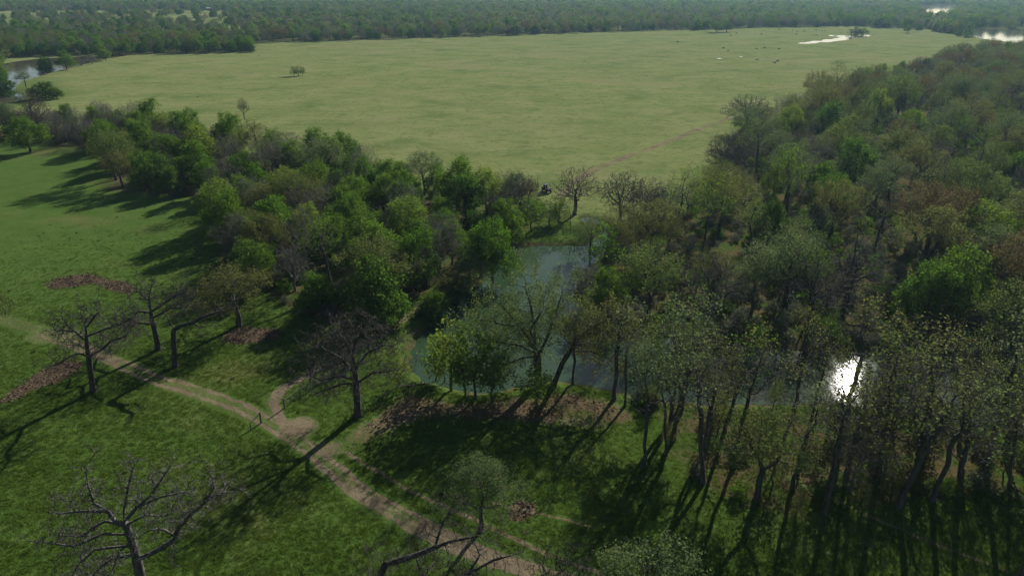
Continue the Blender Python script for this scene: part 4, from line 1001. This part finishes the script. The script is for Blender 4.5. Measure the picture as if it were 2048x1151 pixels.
for j, i in enumerate(ip):
    bm = bmesh.new(); post(bm, FR[i][0] - fo.x, FR[i][1] - fo.y, pz[j] - fo.z, 1.75 if j == 0 else 1.5, .13 if j == 0 else .09); bm_obj('post', bm, M['wood'], fence)
for j in range(npost - 1):
    a, b = FR[ip[j]], FR[ip[j + 1]]
    for zz in (.35, .72, 1.08, 1.4):
        bm = bmesh.new(); rod(bm, (a[0] - fo.x, a[1] - fo.y, pz[j] - fo.z + zz + random.gauss(0, .02)), (b[0] - fo.x, b[1] - fo.y, pz[j + 1] - fo.z + zz + random.gauss(0, .02)), .05, 6); bm_obj('rail', bm, M['wood'], fence)
a, b = G(523, 847), G(502, 861)
brace = empty('gate_brace', (a[0], a[1], Hs(*a))); tag(brace, 'braced wooden gate post pair on the grass side of the road junction', 'gate post')
bm = bmesh.new(); post(bm, 0, 0, 0, 1.9, .15); bm_obj('post', bm, M['wood'], brace)
bm = bmesh.new(); post(bm, b[0] - a[0], b[1] - a[1], Hs(*b) - Hs(*a), 1.3, .08); bm_obj('post', bm, M['wood'], brace)
bm = bmesh.new(); rod(bm, (0, 0, 1.6), (b[0] - a[0], b[1] - a[1], 1.1), .06); bm_obj('rail', bm, M['wood'], brace)
for (x_, y_), lb in ((G(404, 925), 'thin leaning fence post alone in the near pasture'), (G(442, 897), 'short fence post in the grass between the gate post and the leaning post')):
    o = empty('fence_post', (x_, y_, Hs(x_, y_))); tag(o, lb, 'post'); bm = bmesh.new(); post(bm, 0, 0, 0, 1.5 if 'thin' in lb else .8, .06); bm_obj('shaft', bm, M['wood'], o); bm = bmesh.new(); rod(bm, (-.07, 0, 1.1 if 'thin' in lb else .6), (.07, 0, 1.12 if 'thin' in lb else .62), .012); bm_obj('staple', bm, M['steel'], o)
# parked buggy by the creek oaks
x_, y_ = G(1093, 384)
bug = empty('buggy', (x_, y_, Hs(x_, y_)), math.radians(-62), (1.2, 1.2, 1.2)); tag(bug, 'dark open off-road buggy parked between the leafless oaks at the pasture edge', 'buggy')
bd = box('body', (0, 0, .72), (2.9, 1.35, .5), M['paint'], bug, bev=.1); box('hood', (1.05, 0, 1.02), (.85, 1.2, .22), M['paint'], bug, (0, .14, 0), .07)
box('cargo_bed', (-1.1, 0, 1.06), (.9, 1.4, .3), M['paint'], bug, bev=.05); box('tailgate', (-1.57, 0, 1.02), (.06, 1.36, .42), M['steel'], bug, bev=.02)
box('roof', (-.15, 0, 1.98), (1.35, 1.3, .06), M['paint'], bug, bev=.03)
for yy in (-.36, .36):
    st = box('seat', (-.28, yy, 1.08), (.52, .52, .16), M['rubber'], bug, bev=.05); box('backrest', (-.3, 0, .36), (.12, .5, .6), M['rubber'], st, (0, -.15, 0), .04)
    box('headlight', (1.5, yy * 1.2, .86), (.06, .2, .12), M['tin'], bug, bev=.02)
for yy in (-.62, .62):
    bm = bmesh.new(); rod(bm, (.62, yy, .95), (.4, yy, 1.95), .035); rod(bm, (.4, yy, 1.95), (-.72, yy, 1.95), .035); rod(bm, (-.72, yy, 1.95), (-.85, yy, .95), .035); bm_obj('roll_cage', bm, M['steel'], bug)
for xx in (-.98, .98):
    for yy in (-.68, .68):
        w_ = bmesh.new(); rod(w_, (0, -.14, 0), (0, .14, 0), .38, 18); bmesh.ops.bevel(w_, geom=[e for e in w_.edges if len(e.link_faces) == 2 and any(len(f.verts) > 4 for f in e.link_faces)], offset=.06, segments=2, affect='EDGES')
        wo = bm_obj('wheel', w_, M['rubber'], bug, True); wo.location = (xx, yy, .38)
        r_ = bmesh.new(); rod(r_, (0, -.15, 0), (0, .15, 0), .2, 14); bm_obj('rim', r_, M['steel'], wo)
# pale stones near the gnarled oak
for k, (px_, py_, s_) in enumerate(((1034, 404, 1.0), (1041, 400, .8), (1046, 404, .7))):
    q = G(px_, py_); bm = bmesh.new(); bmesh.ops.create_icosphere(bm, subdivisions=3, radius=s_)
    for v in bm.verts: v.co *= 1 + .3 * (float(fbm(np.array([v.co.x * 3 + k * 9]), np.array([v.co.y * 3 + v.co.z * 2]), 1.4, 5)[0]) - .5) * 2; v.co.z *= .6
    o = bm_obj('boulder', bm, M['stone'], None, True); o.location = (q[0], q[1], Hs(*q) + .25 * s_); tag(o, ('largest', 'middle', 'smallest')[k] + ' pale limestone boulder at the foot of the gnarled leafless oak', 'boulder')
# fallen timber on the pond banks
def log(name, a_px, b_px, r, label, twigs=5):
    a, b = G(*a_px), G(*b_px); za, zb = max(Hs(*a), WATER_Z) + r * .7, max(Hs(*b), WATER_Z) + r * .7
    rng = np.random.default_rng(int(a_px[0])); L = np.hypot(b[0] - a[0], b[1] - a[1]); d = np.array([b[0] - a[0], b[1] - a[1], zb - za])
    lines = [([np.zeros(3), d * .5 + rng.normal(0, .1, 3) * np.array([1, 1, .3]), d], -1)]
    att = np.array([d * rng.uniform(.4, 1.1) + np.array([*rng.normal(0, L * .18, 2), abs(rng.normal(0, .5))]) for _ in range(twigs * 6)])
    o = build_tree(int(a_px[0]), 2, 2, natt=0, lines=lines, extra_att=att, D=.3, kill=.35, twigs=1, twig_len=.5, trunk_r=r, rtip=.018, thick=.04, bark='bark_grey')
    e = empty(name, (a[0], a[1], za)); link_mesh('trunk', o.trunk, e); link_mesh('branches', o.crown, e); tag(e, label, 'log')
log('fallen_log', (1300, 652), (1352, 668), .22, 'pale fallen log on the far pond bank below the big wood')
log('fallen_log', (1150, 585), (1172, 560), .16, 'dark branchy deadfall lying in the narrow arm of the pond', 9)
log('fallen_log', (850, 768), (800, 776), .14, 'grey fallen limb on the littered bank beside the lime saplings')
log('fallen_log', (1010, 508), (985, 540), .15, 'weathered driftwood limb at the head of the pond')
# cattle on the far pasture
def cow_mesh(graze):
    bm = bmesh.new(); sk = bm.verts.layers.skin.verify(); vs = {}
    def v(n, co, r, ry=None): vs[n] = bm.verts.new(co); vs[n][sk].radius = (r, ry or r)
    v('hip', (-.75, 0, 1.08), .33, .34); v('mid', (-.1, 0, 1.0), .38, .36); v('chest', (.6, 0, 1.02), .34, .36); v('neck', (1.0, 0, .95 if graze else 1.2), .2); v('head', (1.3, 0, .42 if graze else 1.35), .13); v('muz', (1.5, 0, .16 if graze else 1.22), .085)
    v('tail', (-1.05, 0, 1.15), .05); v('tail2', (-1.15, 0, .55), .03)
    ed = [('hip', 'mid'), ('mid', 'chest'), ('chest', 'neck'), ('neck', 'head'), ('head', 'muz'), ('hip', 'tail'), ('tail', 'tail2')]
    for s_ in (-1, 1):
        v('fk%d' % s_, (.6, .22 * s_, .5), .1); v('ff%d' % s_, (.6, .22 * s_, .04), .06); v('hk%d' % s_, (-.7, .22 * s_, .62), .13); v('hh%d' % s_, (-.88, .22 * s_, .42), .075); v('hf%d' % s_, (-.8, .22 * s_, .04), .06)
        v('ear%d' % s_, (vs['head'].co.x - .12, .22 * s_, vs['head'].co.z + .16), .045)
        ed += [('chest', 'fk%d' % s_), ('fk%d' % s_, 'ff%d' % s_), ('hip', 'hk%d' % s_), ('hk%d' % s_, 'hh%d' % s_), ('hh%d' % s_, 'hf%d' % s_), ('head', 'ear%d' % s_)]
    vs['mid'][sk].use_root = True
    for a, b in ed: bm.edges.new((vs[a], vs[b]))
    me = bpy.data.meshes.new('cow_skeleton'); bm.to_mesh(me); bm.free()
    o = bpy.data.objects.new('cow_skeleton', me); COL.objects.link(o); o.modifiers.new('skin', 'SKIN'); sb = o.modifiers.new('sub', 'SUBSURF'); sb.levels = sb.render_levels = 1
    dg = bpy.context.evaluated_depsgraph_get(); out = bpy.data.meshes.new_from_object(o.evaluated_get(dg)); bpy.data.objects.remove(o)
    out.name = 'cow'; out.materials.clear(); out.materials.append(M['black_hide']); out.polygons.foreach_set('use_smooth', np.ones(len(out.polygons), bool)); return out
COW = [cow_mesh(True), cow_mesh(False)]
cows = [(1355, 85.5), (1365, 62), (1461, 72), (1473, 68), (1523, 69), (1558, 61), (1585, 62), (1594, 64), (1608, 63.5), (1592, 70), (1632, 61), (1639, 61.5), (1644, 63.5), (1650, 62.5), (1633, 72),
        (1456, 103), (1447, 97.5), (1513, 98.5), (1529, 97), (1558, 99.5), (1514, 121.5), (1549, 128), (1555, 124)]
for i, (px_, py_) in enumerate(cows):
    q = G(px_, py_); o = link_mesh('cow', COW[i % 3 == 0]); o.location = (q[0], q[1], Hs(*q)); o.rotation_euler = (0, 0, RNG.uniform(0, 6.28)); o.scale = (1.1,) * 3
    if i % 3 == 0: tag(o, 'black cow with raised head standing on the far pale pasture', 'cow', 'cattle with raised heads on the far pasture')
    else: tag(o, 'black cow grazing head-down on the far pale pasture', 'cow', 'cattle grazing on the far pasture')
# white-roofed shed in the distant parkland
q = G(416, 20); barn = empty('shed', (q[0], q[1], Hs(*q)), .25); tag(barn, 'low open shed with a white metal roof in the distant parkland', 'shed')
for xx in (-9, -3, 3, 9):
    for yy in (-4, 4): box('post', (xx, yy, 1.6), (.25, .25, 3.3), M['wood'], barn)
box('wall', (0, 4.2, 1.6), (18.6, .12, 3.2), M['wood'], barn)
for sgn in (-1, 1): box('roof_slope', (0, sgn * 2.6, 3.95), (20, 5.5, .1), M['tin'], barn, (-sgn * .22, 0, 0))

# ------------------------------------------------------------------ the air
bm = bmesh.new(); bmesh.ops.create_cube(bm, size=1.0)
me = bpy.data.meshes.new('haze'); bm.to_mesh(me); bm.free()
hz = link_mesh('haze', me, kind='stuff'); hz.scale = (14400, 10400, 66.5); hz.location = (0, 2000, 30.25)
m, nt, out = new_mat('spring_haze'); pv = N(nt, 'ShaderNodeVolumePrincipled'); pv.inputs['Density'].default_value = 0.000065; pv.inputs['Color'].default_value = (0.48, 0.77, 1.0, 1); pv.inputs['Anisotropy'].default_value = 0.35
nt.links.new(pv.outputs[0], out.inputs['Volume']); me.materials.append(m)
print('objects', len(bpy.data.objects), 'counts', COUNT, 'tris', {k: [p.ntri for p in v] for k, v in PR.items()})
